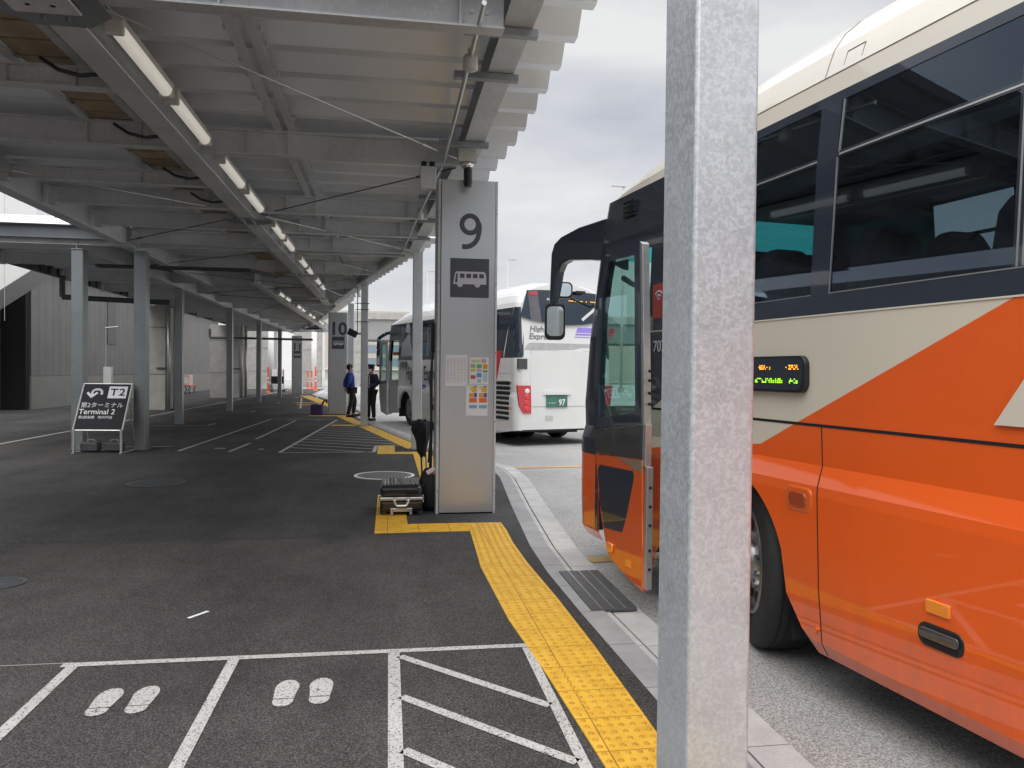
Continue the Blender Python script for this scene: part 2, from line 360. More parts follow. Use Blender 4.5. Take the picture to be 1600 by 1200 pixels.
# ------------------------------------------------------------------ ground, kerb, road
K = [(1.27,-14),(1.27,3.3),(1.235,4.8),(1.225,5.8),(1.255,6.7),(1.41,8.7),(1.62,11.1),(1.62,12.3),(1.25,13.4),(.82,15.1),(-.42,21.6),(-1.02,25.4),(-.92,27.6),(-1.1,29.4),(-2.6,38),(-4.6,48),(-4.9,56),(-4.9,62)]
def offset(pl, d):
    out = []
    for i, p in enumerate(pl):
        a = Vector(pl[max(0, i-1)]); b = Vector(pl[min(len(pl)-1, i+1)]); t = (b-a).normalized()
        out.append((p[0]+t.y*d, p[1]-t.x*d))
    return out
road = struct(MB().quad((-900,-900,-.06),(900,-900,-.06),(900,900,-.06),(-900,900,-.06)).build('road', M_ROAD))
mb = MB()
for (a, b) in zip(K[:-1], K[1:]):
    mb.quad((-60, a[1], 0), (a[0], a[1], 0), (b[0], b[1], 0), (-60, b[1], 0))
pavement = struct(mb.build('pavement', M_ASPH))
def strip(pl, d0, d1, z0, z1, mat, name):
    A, B = offset(pl, d0), offset(pl, d1); mb = MB()
    for i in range(len(pl)-1): mb.prism([A[i], B[i], B[i+1], A[i+1]], z0, z1)
    return struct(mb.build(name, mat))
strip(K, 0, .16, -.3, .001, M_KERB, 'kerb')
strip(K, .16, .205, -.3, -.012, M_GUT, 'gutter')
strip(K, .205, .222, -.3, -.05, M_BLACK, 'drain_slot')
strip(K, .222, .42, -.3, -.018, M_GUT, 'gutter_channel')

# painted lines on the pavement (children of it)
def line(mb, p, q, wd, z=.004):
    p, q = Vector(p), Vector(q); d = (q-p).normalized(); n = Vector((-d.y, d.x))*wd/2
    mb.quad((*(p-n), z), (*(q-n), z), (*(q+n), z), (*(p+n), z))
mb = MB()
line(mb, (-1.66, 4.27), (.79, 4.245), .055)
for x0, wd, y1 in ((-1.60, .058, 4.243), (-.80, .058, 4.236), (.04, .062, 4.228)): line(mb, (x0, -1.5), (x0, y1), wd)
line(mb, (.775, -1.5), (.775, 4.21), .05)
mb.build('queue_box_line', M_LINE, pavement)
mb = MB(); line(mb, (-7.5, 4.36), (-1.62, 4.30), .008, .003); mb.build('pavement_joint', M_CONC, pavement)
mb = MB(); line(mb, (-7.5, 7.4), (-.3, 7.25), .008, .003); mb.build('pavement_joint', M_RUB, pavement)
mb = MB()
for k in range(8): line(mb, (.072, 4.17-.52*k), (.75, 3.46-.52*k), .052)
mb.build('hatch_marking', M_LINE, pavement)
def foot(cx, cy, mir):
    mb = MB()
    sole = [(cx+.056*math.cos(a)*(1.05 if math.cos(a)*mir > 0 else .97), cy+.055+.095*math.sin(a)) for a in [math.pi*i/14 for i in range(15)]]
    sole = sole+[(cx-.053, cy+.01), (cx-.047, cy-.068), (cx+.047, cy-.068), (cx+.053, cy+.01)]
    mb.add([(x, y, .004) for x, y in sole], [tuple(range(len(sole)))])
    heel = [(cx+.047*math.cos(t), cy-.10+.055*math.sin(t)) for t in [math.pi+math.pi*i/12 for i in range(13)]]+[(cx+.047, cy-.075), (cx-.047, cy-.075)]
    mb.add([(x, y, .004) for x, y in heel], [tuple(range(len(heel)))])
    return mb.build('footprint_marking', M_LINE, pavement)
for x, y in ((-1.285, 3.78), (-.475, 3.77)):
    foot(x, y, 1); foot(x+.165, y+.005, -1)
mb = MB()
line(mb, (-1.21, 4.97), (-1.12, 5.10), .028, .006); mb.build('chalk_mark', M_WHITE, pavement)
# far hatched zone between bays
mb = MB()
A0, A1, B0, B1 = Vector((-1.98, 14.7)), Vector((-1.55, 24.1)), Vector((.32, 15.9)), Vector((-1.32, 24.2))
line(mb, A0, A1, .07); line(mb, (-2.0, 14.66), (-.26, 14.66), .06); line(mb, (-.26, 14.66), (-.24, 15.9), .07); line(mb, (-.2, 15.95), (.33, 15.95), .06); line(mb, B0, B1, .07)
for k in range(15):
    y = 15.6+k*.62; t = (y-14.7)/9.4; xa = A0.x+(A1.x-A0.x)*t+.03
    y2 = y-1.0; t2 = (y2-15.9)/8.3
    xb = -.3 if y2 < 15.95 else B0.x+(B1.x-B0.x)*t2-.03
    if xb > xa+.1 and y < 24: line(mb, (xa, y), (xb, y-(xb-xa)*.62), .06)
mb.build('hatch_marking', M_LINE, pavement)
mb = MB()
for p, q, wd in [((-3.84,15.05),(-3.54,24.45),.06),((-2.91,14.88),(-2.82,16.6),.06),((-2.86,17.5),(-2.74,23.84),.06),((-7.72,6),(-7.5,24.4),.09),((-7.5,24.4),(-7.2,60),.09),
                 ((-3.5,24.5),(-1.7,24.5),.06),((-3.3,15.5),(-3.1,15.5),.12),((-2.45,15.3),(-2.35,15.3),.12),((-3.0,24.0),(-2.8,24.0),.12),((-2.2,24.0),(-2.0,24.0),.12),
                 ((-3.4,31),(-4.6,42.5),.08),((-2.5,30),(-4.4,48.5),.08)]: line(mb, p, q, wd)
for cx, cy in ((-5.7,22.2),(-5.7,28.8),(-5.8,36.0),(-5.8,43.0)):
    line(mb, (cx-.5, cy-.5), (cx+.9, cy-.5), .06); line(mb, (cx+.9, cy-.5), (cx+.9, cy+.4), .06)
line(mb, (-5.5, 15.95), (-4.2, 15.95), .07)
mb.build('lane_line', M_LINE, pavement)

# tactile paving
def interp(tab, x):
    if x <= tab[0][0]: return tab[0][1]
    for (a, b), (c, d) in zip(tab[:-1], tab[1:]):
        if x <= c: return b+(d-b)*(x-a)/(c-a)
    return tab[-1][1]
def sstep(x): x = max(0, min(1, x)); return x*x*(3-2*x)
def tact(polys, dots, name='tactile_paving'):
    mb = MB()
    for p in polys: mb.prism(p, -.002, .006)
    o = struct(mb.build(name, M_TACT))
    if dots:
        mb = MB()
        for x, y in dots: mb.cyl((x, y, .006), (x, y, .012), .0145, 8, .009)
        mb.build('tactile_stud', M_STUD, o)
    return o
def rect(x0, y0, x1, y1): return [(x0,y0),(x1,y0),(x1,y1),(x0,y1)]
def tl(y): return interp([(2.9,.85),(3.8,.81),(4.7,.75),(6.0,.73),(6.8,.765),(7.37,.79)], y)
def tr_(y): return interp([(3.1,1.15),(4.2,1.16),(5.1,1.15),(6.1,1.12),(6.8,1.12),(7.6,1.15)], y)
dots = [(tl(y)+(tr_(y)-tl(y))*(.09+.164*i), y) for y in [2.2+.06*k for k in range(92)] for i in range(6)]
tact([[(.85,-3),(1.15,-3),(1.15,3.1),(.85,2.9)],[(.85,2.9),(1.15,3.1),(1.16,4.2),(.81,3.8)],[(.81,3.8),(1.16,4.2),(1.15,5.1),(.75,4.7)],[(.75,4.7),(1.15,5.1),(1.12,6.1),(.73,6.0)],[(.73,6.0),(1.12,6.1),(1.12,6.8),(.765,6.8)],[(.765,6.8),(1.12,6.8),(1.145,7.37),(.79,7.37)], rect(.2,7.37,1.145,7.74), rect(-.12,7.36,.2,9.6)], dots)
mb = MB()
for k in range(16): mb.box(-.10+.0185*k, 7.40, .006, -.092+.0185*k, 9.5, .0105)
for k in range(5): mb.box(.22, 7.41+.075*k, .006, .80, 7.43+.075*k, .0105)
struct(mb.build('tactile_paving', M_TACT))
tact([rect(.46,10.5,.8,14.3), rect(-.2,14.3,.8,14.62), rect(-.2,14.62,.13,15.85),
      [(.42,15.0),(.78,15.0),(-1.30,25.9),(-1.68,25.9)], rect(-1.55,21.5,-.55,21.95), rect(-2.6,26.0,-1.32,26.45),
      [(-1.32,26.45),(-1.25,28.6),(-.98,27.6)], [(-1.9,29.6),(-1.3,29.6),(-4.5,46),(-5.1,46)], rect(-4.2,36,-2.9,36.5), rect(-3.9,34,-2.6,34.4)], [])
mb = MB()
line(mb, (1.78, 12.55), (3.9, 12.75), .16, -.054); line(mb, (1.7, 6.35), (2.35, 6.4), .17, -.054); line(mb, (5.0, 19.6), (7.2, 21.0), .2, -.054)
mb.build('road_marking', M_OLINE, road)

# manhole covers and gutter ramp plate
def manhole(x, y, r, ring, label):
    t = thing('manhole_cover', label, 'manhole cover', (x, y, .001))
    MB().lathe([(r, 0), (r, .006), (r*.9, .006), (r*.9, 0)], (0,0,0), n=40).build('cover_rim', M_WHITEPANEL if ring else M_DARKST, t)
    mb = MB().lathe([(.0001, .004), (r*.9, .004)], (0,0,0), n=40)
    for k in range(-4, 5):
        hh = math.sqrt(max(.01, .75-(k/5.2)**2))*r*.9
        mb.box(-hh, k*r*.19-r*.03, .004, hh, k*r*.19+r*.03, .007)
    mb.build('cover_plate', m_plain('cover_grey', (.17,.17,.168), .6, .1, .15, 12) if ring else M_DARKST, t)
manhole(-3.06, 10.9, .38, False, 'dark round manhole cover in the asphalt in front of the sign board')
manhole(-.05, 11.4, .44, True, 'grey manhole cover with a pale ring behind the black suitcase')
manhole(-2.70, 5.95, .15, False, 'small dark drain cover at the left edge of the pavement')
t = thing('gutter_ramp', 'dark steel ramp plate with pale stripes across the kerb gutter', 'ramp plate', (1.465, 5.29, .0))
MB().prism(rect(-.155,-.48,.155,.48), -.010, .012).build('plate', M_DARKST, t, .003)
mb = MB()
for x in (-.085, -.005, .075): mb.box(x-.004, -.47, .012, x+.004, .47, .015)
mb.build('grip_stripe', M_ALU, t)

# ------------------------------------------------------------------ canopy
ZB = 3.74                                                   # underside of the beams
E = [(.9,1.7),(.9,8.3),(.52,15.1),(-.68,21.5),(-1.70,27.0),(-1.78,29),(-3.4,39),(-5.4,48.5)]
def ex(y):
    for a, b in zip(E[:-1], E[1:]):
        if y <= b[1]: return a[0]+(b[0]-a[0])*(y-a[1])/(b[1]-a[1])
    return E[-1][0]
def roof_sheet(mb, y0, y1, xl, xr, zlo=4.10, h=.18, pitch=.555):
    prof = [(0,0),(.115,0),(.27,h),(.40,h),(.555,0)]
    ys = []; k = 0
    while y0+k*pitch < y1:
        for a, z in prof[:-1]: ys.append((y0+k*pitch+a, zlo+z))
        k += 1
    for (ya, za), (yb, zb) in zip(ys[:-1], ys[1:]):
        mb.quad((xl(ya), ya, za), (xr(ya), ya, za), (xr(yb), yb, zb), (xl(yb), yb, zb))
def bolts(mb, x, y, z, n=4):
    for i in range(n):
        a = math.pi/4+i*math.pi/2
        mb.cyl((x+.05*math.cos(a), y+.05*math.sin(a), z-.02), (x+.05*math.cos(a), y+.05*math.sin(a), z), .014, 6)
def canopy(label, y0, y1, xleft, leftbeam, midbeams, yl, yr, xl_cross):
    t = thing('bus_canopy', label, 'canopy', (0, y0, 0))
    def B(mb, name, mat, **k):
        mb.v = [(a, b-y0, c) for a, b, c in mb.v]; return mb.build(name, mat, t, **k)
    mb = MB(); roof_sheet(mb, y0-(.25 if y0 > 10 else 0), y1, lambda y: xleft, lambda y: ex(y)+.5, 4.10+(.012 if 10 < y0 < 20 else 0)); B(mb, 'roof_sheet', M_ROOF, solid=.006)
    # eave beam in straight runs
    pts = [p for p in E if y0 <= p[1] <= y1]
    if not pts or pts[0][1] > y0: pts.insert(0, (ex(y0), y0))
    if pts[-1][1] < y1: pts.append((ex(y1), y1))
    for a, b in zip(pts[:-1], pts[1:]):
        B(MB().ibeam((a[0]-.06, a[1]), (b[0]-.06, b[1]), 3.86, .23, .2), 'eave_beam', M_BEAM)
    for x, ya, yb in leftbeam:
        mb = MB().ibeam((x, ya), (x, yb), 3.72, .36, .2)
        for k in range(int((yb-ya)/.55)): mb.box(x-.112, ya+.3+k*.55, 3.722, x-.1, ya+.34+k*.55, 3.75)
        B(mb, 'main_beam', M_BEAM)
    for x, ya, yb in midbeams: B(MB().ibeam((x, ya), (x, yb), ZB, .33, .22), 'main_beam', M_BEAM)
    mb_x = midbeams[0][0]
    for i, y in enumerate(yl):
        h = .25 if y in yr else .17
        mb = MB().ibeam((xl_cross, y), (mb_x-.115, y), 3.80, h, .11)
        mb.box(xl_cross, y-.06, 3.78, xl_cross+.10, y+.06, 4.02)
        for xx in (mb_x-.96, mb_x-.45): mb.box(xx-.006, y-.055, 3.815, xx+.006, y+.055, 3.80+h-.015)
        B(mb, 'cross_beam', M_BEAM)
    for y in yr:
        xe = ex(y)-.06
        mb = MB().ibeam((mb_x+.115, y), (xe-.11, y), 3.78, .25, .12)
        for xx in (mb_x+.6, -1.05 if xe > 0 else mb_x+.3, xe-.4): mb.box(xx-.007, y-.06, 3.795, xx+.007, y+.06, 4.015)
        mb.cyl((xe-.22, y-.02, 3.9), (xe-.22, y+.02, 3.9), .018, 8); mb.cyl((xe-.32, y-.02, 3.9), (xe-.32, y+.02, 3.9), .018, 8)
        B(mb, 'cross_beam', M_BEAM)
    # purlins: pair of channels with clips
    for px in (mb_x-.96, mb_x-.45, mb_x+.98):
        mb = MB()
        cl = MB()
        ya, yb = y0+.1, y1-.1
        for dx in (-.07, .07) if px > mb_x else (0,):
            mb.box(px+dx-.04, ya, 4.03, px+dx+.04, yb, 4.038); mb.box(px+dx-.04, ya, 4.038, px+dx-.033, yb, 4.094)
            if px > mb_x:
                y = ya
                while y < yb:
                    cl.box(px+dx*1.65-.022, y, 4.035, px+dx*1.65+.022, y+.035, 4.075); y += .30
        B(mb, 'purlin', M_BEAM)
        if cl.v: B(cl, 'purlin_clip', M_BEAM)
    mb = MB(); x0, x1 = mb_x-.91, mb_x-.50
    y = y0+.15
    while y < y1-.3:
        mb.box(x0, y, 4.06, x1, y+.30, 4.075); y += .34
    B(mb, 'brown_board', M_BROWN)
    return t, B
can1, B1 = canopy('near steel canopy over the dark pavement with corrugated roof and cross beams', 4.62, 15.1, -5.6,  # roof edge widened out of view to keep sun off the left columns
    [(-4.70, 4.65, 15.1)], [(-2.06, 4.65, 15.1)], [5.05, 6.75, 8.40, 10.1, 11.45, 13.1, 14.9], [5.05, 8.40, 11.45, 13.1, 14.9], -4.6)
can2, B2 = canopy('middle steel canopy between bay pillars 9 and 10 over the left column row', 15.2, 27.0, -8.6,
    [(-5.70, 15.3, 27)], [(-2.06, 15.2, 27.0)], [15.35, 18.4, 21.6, 24.4, 26.8], [15.35, 18.4, 21.6, 24.4, 26.8], -8.4)
can3, B3 = canopy('far steel canopy between bay pillars 10 and 11 in front of pale concrete', 27.1, 48.5, -8.6,
    [(-5.75, 27.1, 48.5)], [(-3.45, 27.1, 46)], [27.3, 30, 33, 36, 39, 42, 45, 48], [27.3, 30, 33, 36, 39, 42, 45], -8.4)
B2(MB().ibeam((-3.41, 20.5), (-3.45, 27.0), ZB-.01, .32, .2), 'main_beam', M_BEAM)
B2(MB().ibeam((-4.70, 15.3), (-4.70, 21.5), 3.72, .3, .18), 'main_beam', M_BEAM)
# end fascia and ribbed gutter of the middle canopy
B2(MB().box(-12, 15.19, 3.90, -4.84, 15.25, 4.27), 'end_fascia', M_COL)
mb = MB().box(-8.75, 15.3, 3.92, -8.6, 27.0, 4.3)
for k in range(22): mb.box(-8.6, 15.5+k*.53, 3.90, -8.56, 15.53+k*.53, 4.31)
B2(mb, 'gutter', M_DARKST)
mb = MB().box(-8.75, 27.1, 3.92, -8.6, 48.5, 4.3)
for k in range(40): mb.box(-8.6, 27.3+k*.53, 3.90, -8.56, 27.33+k*.53, 4.31)
B3(mb, 'gutter', M_DARKST)
# brace rods (with turnbuckles), gusset plates
def rod(B, p, q, r=.009, mat=M_ALU):
    p, q = Vector(p), Vector(q); d = (q-p)
    mb = MB().cyl(p, q, r, 8); mb.cyl(p+d*.84, p+d*.90, r*2.0, 8); return B(mb, 'brace_rod', mat)
rod(B1, (-1.84, 5.25, 3.83), (.72, 8.3, 3.83)); rod(B1, (-2.24, 11.7, 3.83), (-4.6, 9.6, 3.83)); rod(B1, (-1.84, 12.0, 3.83), (.48, 14.95, 3.83))
rod(B1, (-1.86, 11.7, 3.8), (.72, 8.55, 3.8), .008, M_DARKST); rod(B1, (-2.26, 5.2, 3.83), (-4.6, 7.3, 3.83), .008, M_DARKST); rod(B1, (-2.26, 12.0, 3.8), (-4.6, 14.6, 3.8), .008, M_DARKST)
for (ya, yb) in ((15.3, 18.3), (21.4, 18.5), (21.6, 24.3), (26.6, 24.5)):
    rod(B2, (-1.9, ya, 3.83), (ex(yb)-.25, yb, 3.83), .008); rod(B2, (-2.25, ya, 3.8), (-5.5, yb, 3.8), .008, M_DARKST)
for ya, yb in ((27.4, 32.9), (38.8, 33.1), (39.1, 44.9)):
    rod(B3, (-3.3, ya, 3.83), (ex(yb)-.25, yb, 3.83), .008); rod(B3, (-3.6, ya, 3.8), (-5.6, yb, 3.8), .008, M_DARKST)
for B, x, y in ((B1, -2.06, 5.05), (B1, -2.06, 11.85), (B2, -2.06, 18.4), (B2, -2.06, 24.4)):
    mb = MB().prism([(x-.34, y-.12), (x+.34, y-.12), (x+.34, y+.12), (x+.16, y+.3), (x-.16, y+.3), (x-.34, y+.12)], ZB-.012, ZB-.002)
    for dx in (-.07, .07):
        for dy in (-.16, -.06, .06, .16): mb.cyl((x+dx, y+dy, ZB-.045), (x+dx, y+dy, ZB-.012), .017, 6)
    B(mb, 'splice_plate', M_COL)
for y in (6.75, 8.40, 10.1, 11.45):
    B1(MB().tube([(-2.74, y-.12, 3.99), (-2.6, y-.14, 3.90), (-2.44, y-.12, 3.87), (-2.3, y-.1, 3.90), (-2.18, y-.1, 3.95)], .016, 6), 'cable_loop', M_BLKPL)
B1(MB().tube([(-1.92, 4.7, 3.98), (-1.92, 15, 3.98)], .018, 8), 'cable_run', M_BLKPL)
for x, y in ((-2.06, 4.95), (-4.7, 9.6), (-4.7, 14.6)):
    B1(MB().box(x-.19, y-.15, 3.695 if x > -4 else 3.70, x+.19, y+.15, 3.712 if x > -4 else 3.715), 'gusset_plate', M_BEAM, bevel=.003)
# short angle brackets under the eave beam
for y in (5.15, 5.95, 7.75, 10.2, 11.8, 13.4):
    x = ex(y)
    B1(MB().box(x-.42, y-.03, 3.80, x+.08, y+.03, 3.855), 'eave_bracket', M_COL, bevel=.004)

# columns
def column(x, y, wx, wy, h, label, mat=M_COL, group='steel columns of the canopy', bev=.012):
    t = thing('steel_column', label, 'column', (x, y, 0), 0, group)
    MB().box(-wx/2, -wy/2, 0, wx/2, wy/2, h).build('shaft', mat, t, bev, seg=3)
    if mat is not M_GALV: MB().box(-wx/2-.05, -wy/2-.05, .0, wx/2+.05, wy/2+.05, .008).build('base_plate', M_DARKST, t)
    else: MB().box(-wx/2-.06, -wy/2-.06, .0, wx/2+.06, wy/2+.06, .02).build('base_plate', M_DARKST, t)
    return t
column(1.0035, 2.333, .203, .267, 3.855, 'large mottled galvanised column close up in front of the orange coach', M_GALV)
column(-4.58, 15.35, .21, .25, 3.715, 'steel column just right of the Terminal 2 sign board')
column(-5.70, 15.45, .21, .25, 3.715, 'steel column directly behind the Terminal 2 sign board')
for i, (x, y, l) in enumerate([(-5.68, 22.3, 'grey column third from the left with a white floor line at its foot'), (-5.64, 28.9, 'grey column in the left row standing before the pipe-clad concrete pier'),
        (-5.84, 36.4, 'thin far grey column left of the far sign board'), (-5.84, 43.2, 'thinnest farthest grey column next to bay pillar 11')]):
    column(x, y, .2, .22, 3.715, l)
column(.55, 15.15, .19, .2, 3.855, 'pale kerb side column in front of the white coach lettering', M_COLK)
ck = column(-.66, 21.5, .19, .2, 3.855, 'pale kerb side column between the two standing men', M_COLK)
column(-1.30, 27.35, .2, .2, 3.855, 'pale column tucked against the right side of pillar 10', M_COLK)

# ------------------------------------------------------------------ fluorescent tubes
def tube(x, y, first=[None]):
    if first[0] is None:
        t = thing('tube_light', '', 'tube light', (x, y, 3.80))
        MB().box(-.055, -.6, .01, .055, .6, .06).build('housing', M_CAP, t, .006)
        mb = MB(); n = 12; prof = [(.052*math.cos(math.pi+math.pi*i/n), .052*math.sin(math.pi+math.pi*i/n)*1.25) for i in range(n+1)]
        for (a, b), (c, d) in zip(prof[:-1], prof[1:]): mb.quad((a, -.57, b+.01), (c, -.57, d+.01), (c, .57, d+.01), (a, .57, b+.01))
        mb.add([(a, -.57, b+.01) for a, b in prof], [tuple(range(n+1))]); mb.add([(a, .57, b+.01) for a, b in prof], [tuple(range(n+1))])
        mb.build('diffuser', M_CREAM, t, smooth=False)
        MB().box(-.058, -.615, -.06, .058, -.57, .07).build('end_cap', M_CAP, t, .01); MB().box(-.058, .57, -.06, .058, .615, .07).build('end_cap', M_CAP, t, .01)
        first[0] = t; return t
    t = copy_tree(first[0]); t.location = (x, y, 3.80); return t
L1 = [6.05, 7.4, 9.25, 10.7, 12.95, 14.3, 16.6, 18.0, 20.0, 21.4]
for i, y in enumerate(L1):
    t = tube(-1.80, y); tag(t, ['nearest cream tube light under the main beam', 'second cream tube light, end to end with the nearest one', 'third tube light, first beyond the wide cross beam', 'fourth tube light, just before the bolted splice plate',
        'fifth tube light along the main beam, just past the splice plate', 'sixth tube light along the main beam'][i] if i < 6 else 'small far tube light on the main beam running to pillar 10', 'tube light', 'tube lights along the main beam')
for y in (24.0, 25.4, 28.5, 29.9, 32.5, 33.9, 37, 38.4):
    tag(tube(-3.22, y), 'distant tube light on the second beam left of pillar 10', 'tube light', 'tube lights along the second beam')

# ------------------------------------------------------------------ bay pillars
def pictogram(t, cx, y, cz, s):
    MB().box(cx-s/2, y-.004, cz-s/2, cx+s/2, y, cz+s/2).build('pictogram_plate', M_SIGN, t)
    k = s/.34; yy = y-.0075
    P = lambda pts: [(cx+a*k, yy, cz+b*k) for a, b in pts]
    mb = MB()
    mb.extr(P([(-.145,-.055),(-.13,.035),(-.12,.055),(.125,.055),(.142,.04),(.146,0),(.146,-.055)]), (0, .003, 0))
    for wx in (-.085, .068):
        mb.extr(P([(wx+.026*math.cos(a), -.055+.026*math.sin(a)) for a in [math.pi+math.pi*i/10 for i in range(11)]]), (0, .003, 0))
    mb.build('bus_symbol', M_PRINTG, t)
    mb = MB(); yy = y-.0095
    for a0, a1 in ((-.085,-.045),(-.03,.012),(.028,.068),(.084,.124)): mb.extr(P([(a0,0),(a1,0),(a1,.036),(a0,.036)]), (0, .0015, 0))
    mb.extr(P([(-.128,-.04),(-.108,-.04),(-.104,.04),(-.118,.036)]), (0, .0015, 0))
    mb.build('bus_symbol_window', M_SIGN, t)
def nine(t, cx, cz):
    pts = [(.082*math.cos(a), .078+.092*math.sin(a)) for a in [R(-15+12*i) for i in range(31)]]
    tail = [(.094,.10),(.100,.06),(.098,.0),(.082,-.065),(.052,-.115),(.01,-.147),(-.035,-.160),(-.085,-.158)]
    mb = MB()
    def ribbon(pl, wd):
        n = len(pl); L_ = []; R_ = []
        for i in range(n):
            a, b = Vector(pl[max(0, i-1)]), Vector(pl[min(n-1, i+1)]); d = (b-a).normalized(); q = Vector((-d.y, d.x))*wd/2
            L_.append(Vector(pl[i])+q); R_.append(Vector(pl[i])-q)
        for i in range(n-1): mb.extr([(cx+p.x, -.0035, cz+p.y) for p in (L_[i], L_[i+1], R_[i+1], R_[i])], (0, .0028, 0))
    ribbon([(.088*math.cos(a), .082+.092*math.sin(a)) for a in [2*math.pi*i/40 for i in range(41)]], .052)
    n0 = len(mb.v); 
    mb.v = [tuple(v) for v in mb.v]; ribbon(tail, .053); mb.v[n0:] = [(x, y-.0004, z) for x, y, z in mb.v[n0:]]
    return mb.build('numeral', M_SIGN, t)
def bay_pillar(x, y, wd, dp, h, num, size, nz_, pz, ps, label):
    t = thing('bay_pillar', label, 'pillar', (x, y, 0), 0, 'numbered bay pillars')
    MB().box(-wd/2+.035, .0, .015, wd/2-.03, dp, h).build('front_panel', M_PILLAR, t, .004)
    mb = MB(); mb.box(-wd/2, .012, .0, -wd/2+.03, dp-.02, h+.005); mb.box(wd/2-.025, .012, .0, wd/2, dp-.02, h+.005); mb.build('side_panel', M_BEAM, t, .004)
    MB().box(-wd/2+.04, .03, 0, wd/2-.04, dp-.04, .014).build('base', M_BLACK, t)
    if num == '9': nine(t, .02, nz_)
    else: text('numeral', num, size, M_SIGN, t, RX90((0.02, -.002, nz_)), .0015, .03*size)
    pictogram(t, .02, -.001, pz, ps)
    for z in (.25, 1.0, 1.75, 2.5, 3.25):
        for xx in (-wd/2+.015, wd/2-.0125): MB().cyl((xx, .006, z), (xx, .014, z), .006, 8).build('panel_screw', M_DARKST, t)
    return t
p9 = bay_pillar(.835, 8.27, .645, .55, 3.60, '9', .56, 3.045, 2.55, .42, 'grey steel bay pillar marked 9 with a bus symbol')
p10 = bay_pillar(-1.73, 26.9, .63, .5, 3.50, '10', .60, 2.92, 2.46, .42, 'grey steel bay pillar marked 10 beside the man in blue')
p11 = bay_pillar(-5.60, 49.0, .63, .5, 3.60, '11', .60, 2.9, 2.45, .42, 'distant bay pillar marked 11 among orange posts')
# camera on its bracket over pillar 9, junction box, conduits, detectors
t = thing('security_camera', 'black camera hanging over the 9 pillar from a box bracket', 'camera', (.80, 8.12, 3.58))
MB().box(-.10, -.08, .16, .10, .08, .36).build('bracket_box', M_CAP, t, .008); MB().cyl((0,0,.10),(0,0,.16), .05, 14, .085).build('ball_mount', M_CHROME, t, smooth=True)
mb = MB().cyl((0.01,-.01,-.06),(.01,-.01,.10), .046, 16); mb.cyl((.01,-.01,-.09),(.01,-.01,-.06), .04, 16); mb.build('camera_body', M_BLKPL, t)
t = thing('junction_box', 'grey junction box with two knobs left of the 9 pillar top', 'junction box', (.40, 8.3, 3.60))
MB().box(-.085, -.07, -.12, .085, .07, .12).build('box', M_BEAM, t, .008)
mb = MB()
for x in (-.045, .045): mb.cyl((x, 0, .12), (x, 0, .18), .03, 10)
mb.build('knob', M_BLKPL, t)
t = thing('conduit_pipe', 'thin pale conduit pipe running below the eave beam above pillar 9', 'conduit')
MB().tube([(.56, 4.7, 3.80), (.57, 8.25, 3.80), (.36, 12.2, 3.80), (.24, 15.0, 3.80), (-.95, 21.4, 3.80)], .016, 10).build('pipe', M_BRIGHTST, t, smooth=False)
for i, (x, y) in enumerate(((.565, 5.55), (.42, 11.1))):
    t = thing('pipe_lamp', ['round white fitting on the conduit near the top of the picture', 'round white fitting on the conduit left of the 9 pillar'][i], 'light fitting', (x, y, 3.78), 0, 'round fittings on the conduit')
    MB().lathe([(.0001,-.07),(.04,-.07),(.055,-.055),(.055,.02),(.045,.04),(.02,.05)], (0,0,0), n=20).build('globe', M_CAP, t, smooth=True)
    MB().cyl((0,0,.05),(0,0,.09), .02, 8).build('mount', M_ALU, t)
t = thing('floodlight', 'black floodlight strapped to the kerb column between the two men', 'floodlight', (-.98, 21.45, 2.55))
MB().obox((0,0,0), .13, .09, .09, Matrix.Rotation(R(25), 3, 'Y')).build('lamp_head', M_BLKPL, t, .015); MB().cyl((.08,0,-.02),(.24,0,-.02), .02, 8).build('arm', M_DARKST, t)
t = thing('cable_conduit', 'black cable with clamps running down the kerb column', 'conduit', (-.79, 21.42, 0))
MB().tube([(-.06,0,3.8),(-.06,0,2.6)], .012, 6).build('cable', M_BLKPL, t)
mb = MB()
for z in (3.35, 3.18, 2.85): mb.box(-.12, -.04, z, .26, -.025, z+.02)
mb.build('clamp', M_DARKST, t)

# posters taped to pillar 9
def poster(x, z, wd, h, label, cells):
    t = thing('poster', label, 'poster', (x, 8.2685, z), 0, 'paper notices on pillar 9')
    MB().box(0, -.003, 0, wd, .001, h).build('sheet', M_WHITE, t)
    by = {}
    for (a, b, c, d, colr) in cells: by.setdefault(colr, MB()).box(a*wd, -.0042, b*h, c*wd, -.003, d*h)
    for c, mb in by.items(): mb.build('printed_block', m_plain('ink', c, .6, 0, .12, 60), t)
px = lambda xx: .52+(xx-682)/(770-682)*.61
rows = []
for i in range(6):
    for j in range(16):
        c = random.choice([(.75,.5,.55),(.62,.6,.7),(.72,.66,.45),(.6,.55,.72)]); rows.append((.06+.155*i, .12+.05*j, .06+.155*i+.09+.03*random.random(), .145+.05*j, c))
poster(px(694), 1.385, .235, .335, 'pale timetable sheet on pillar 9, left of the colourful notices', rows)
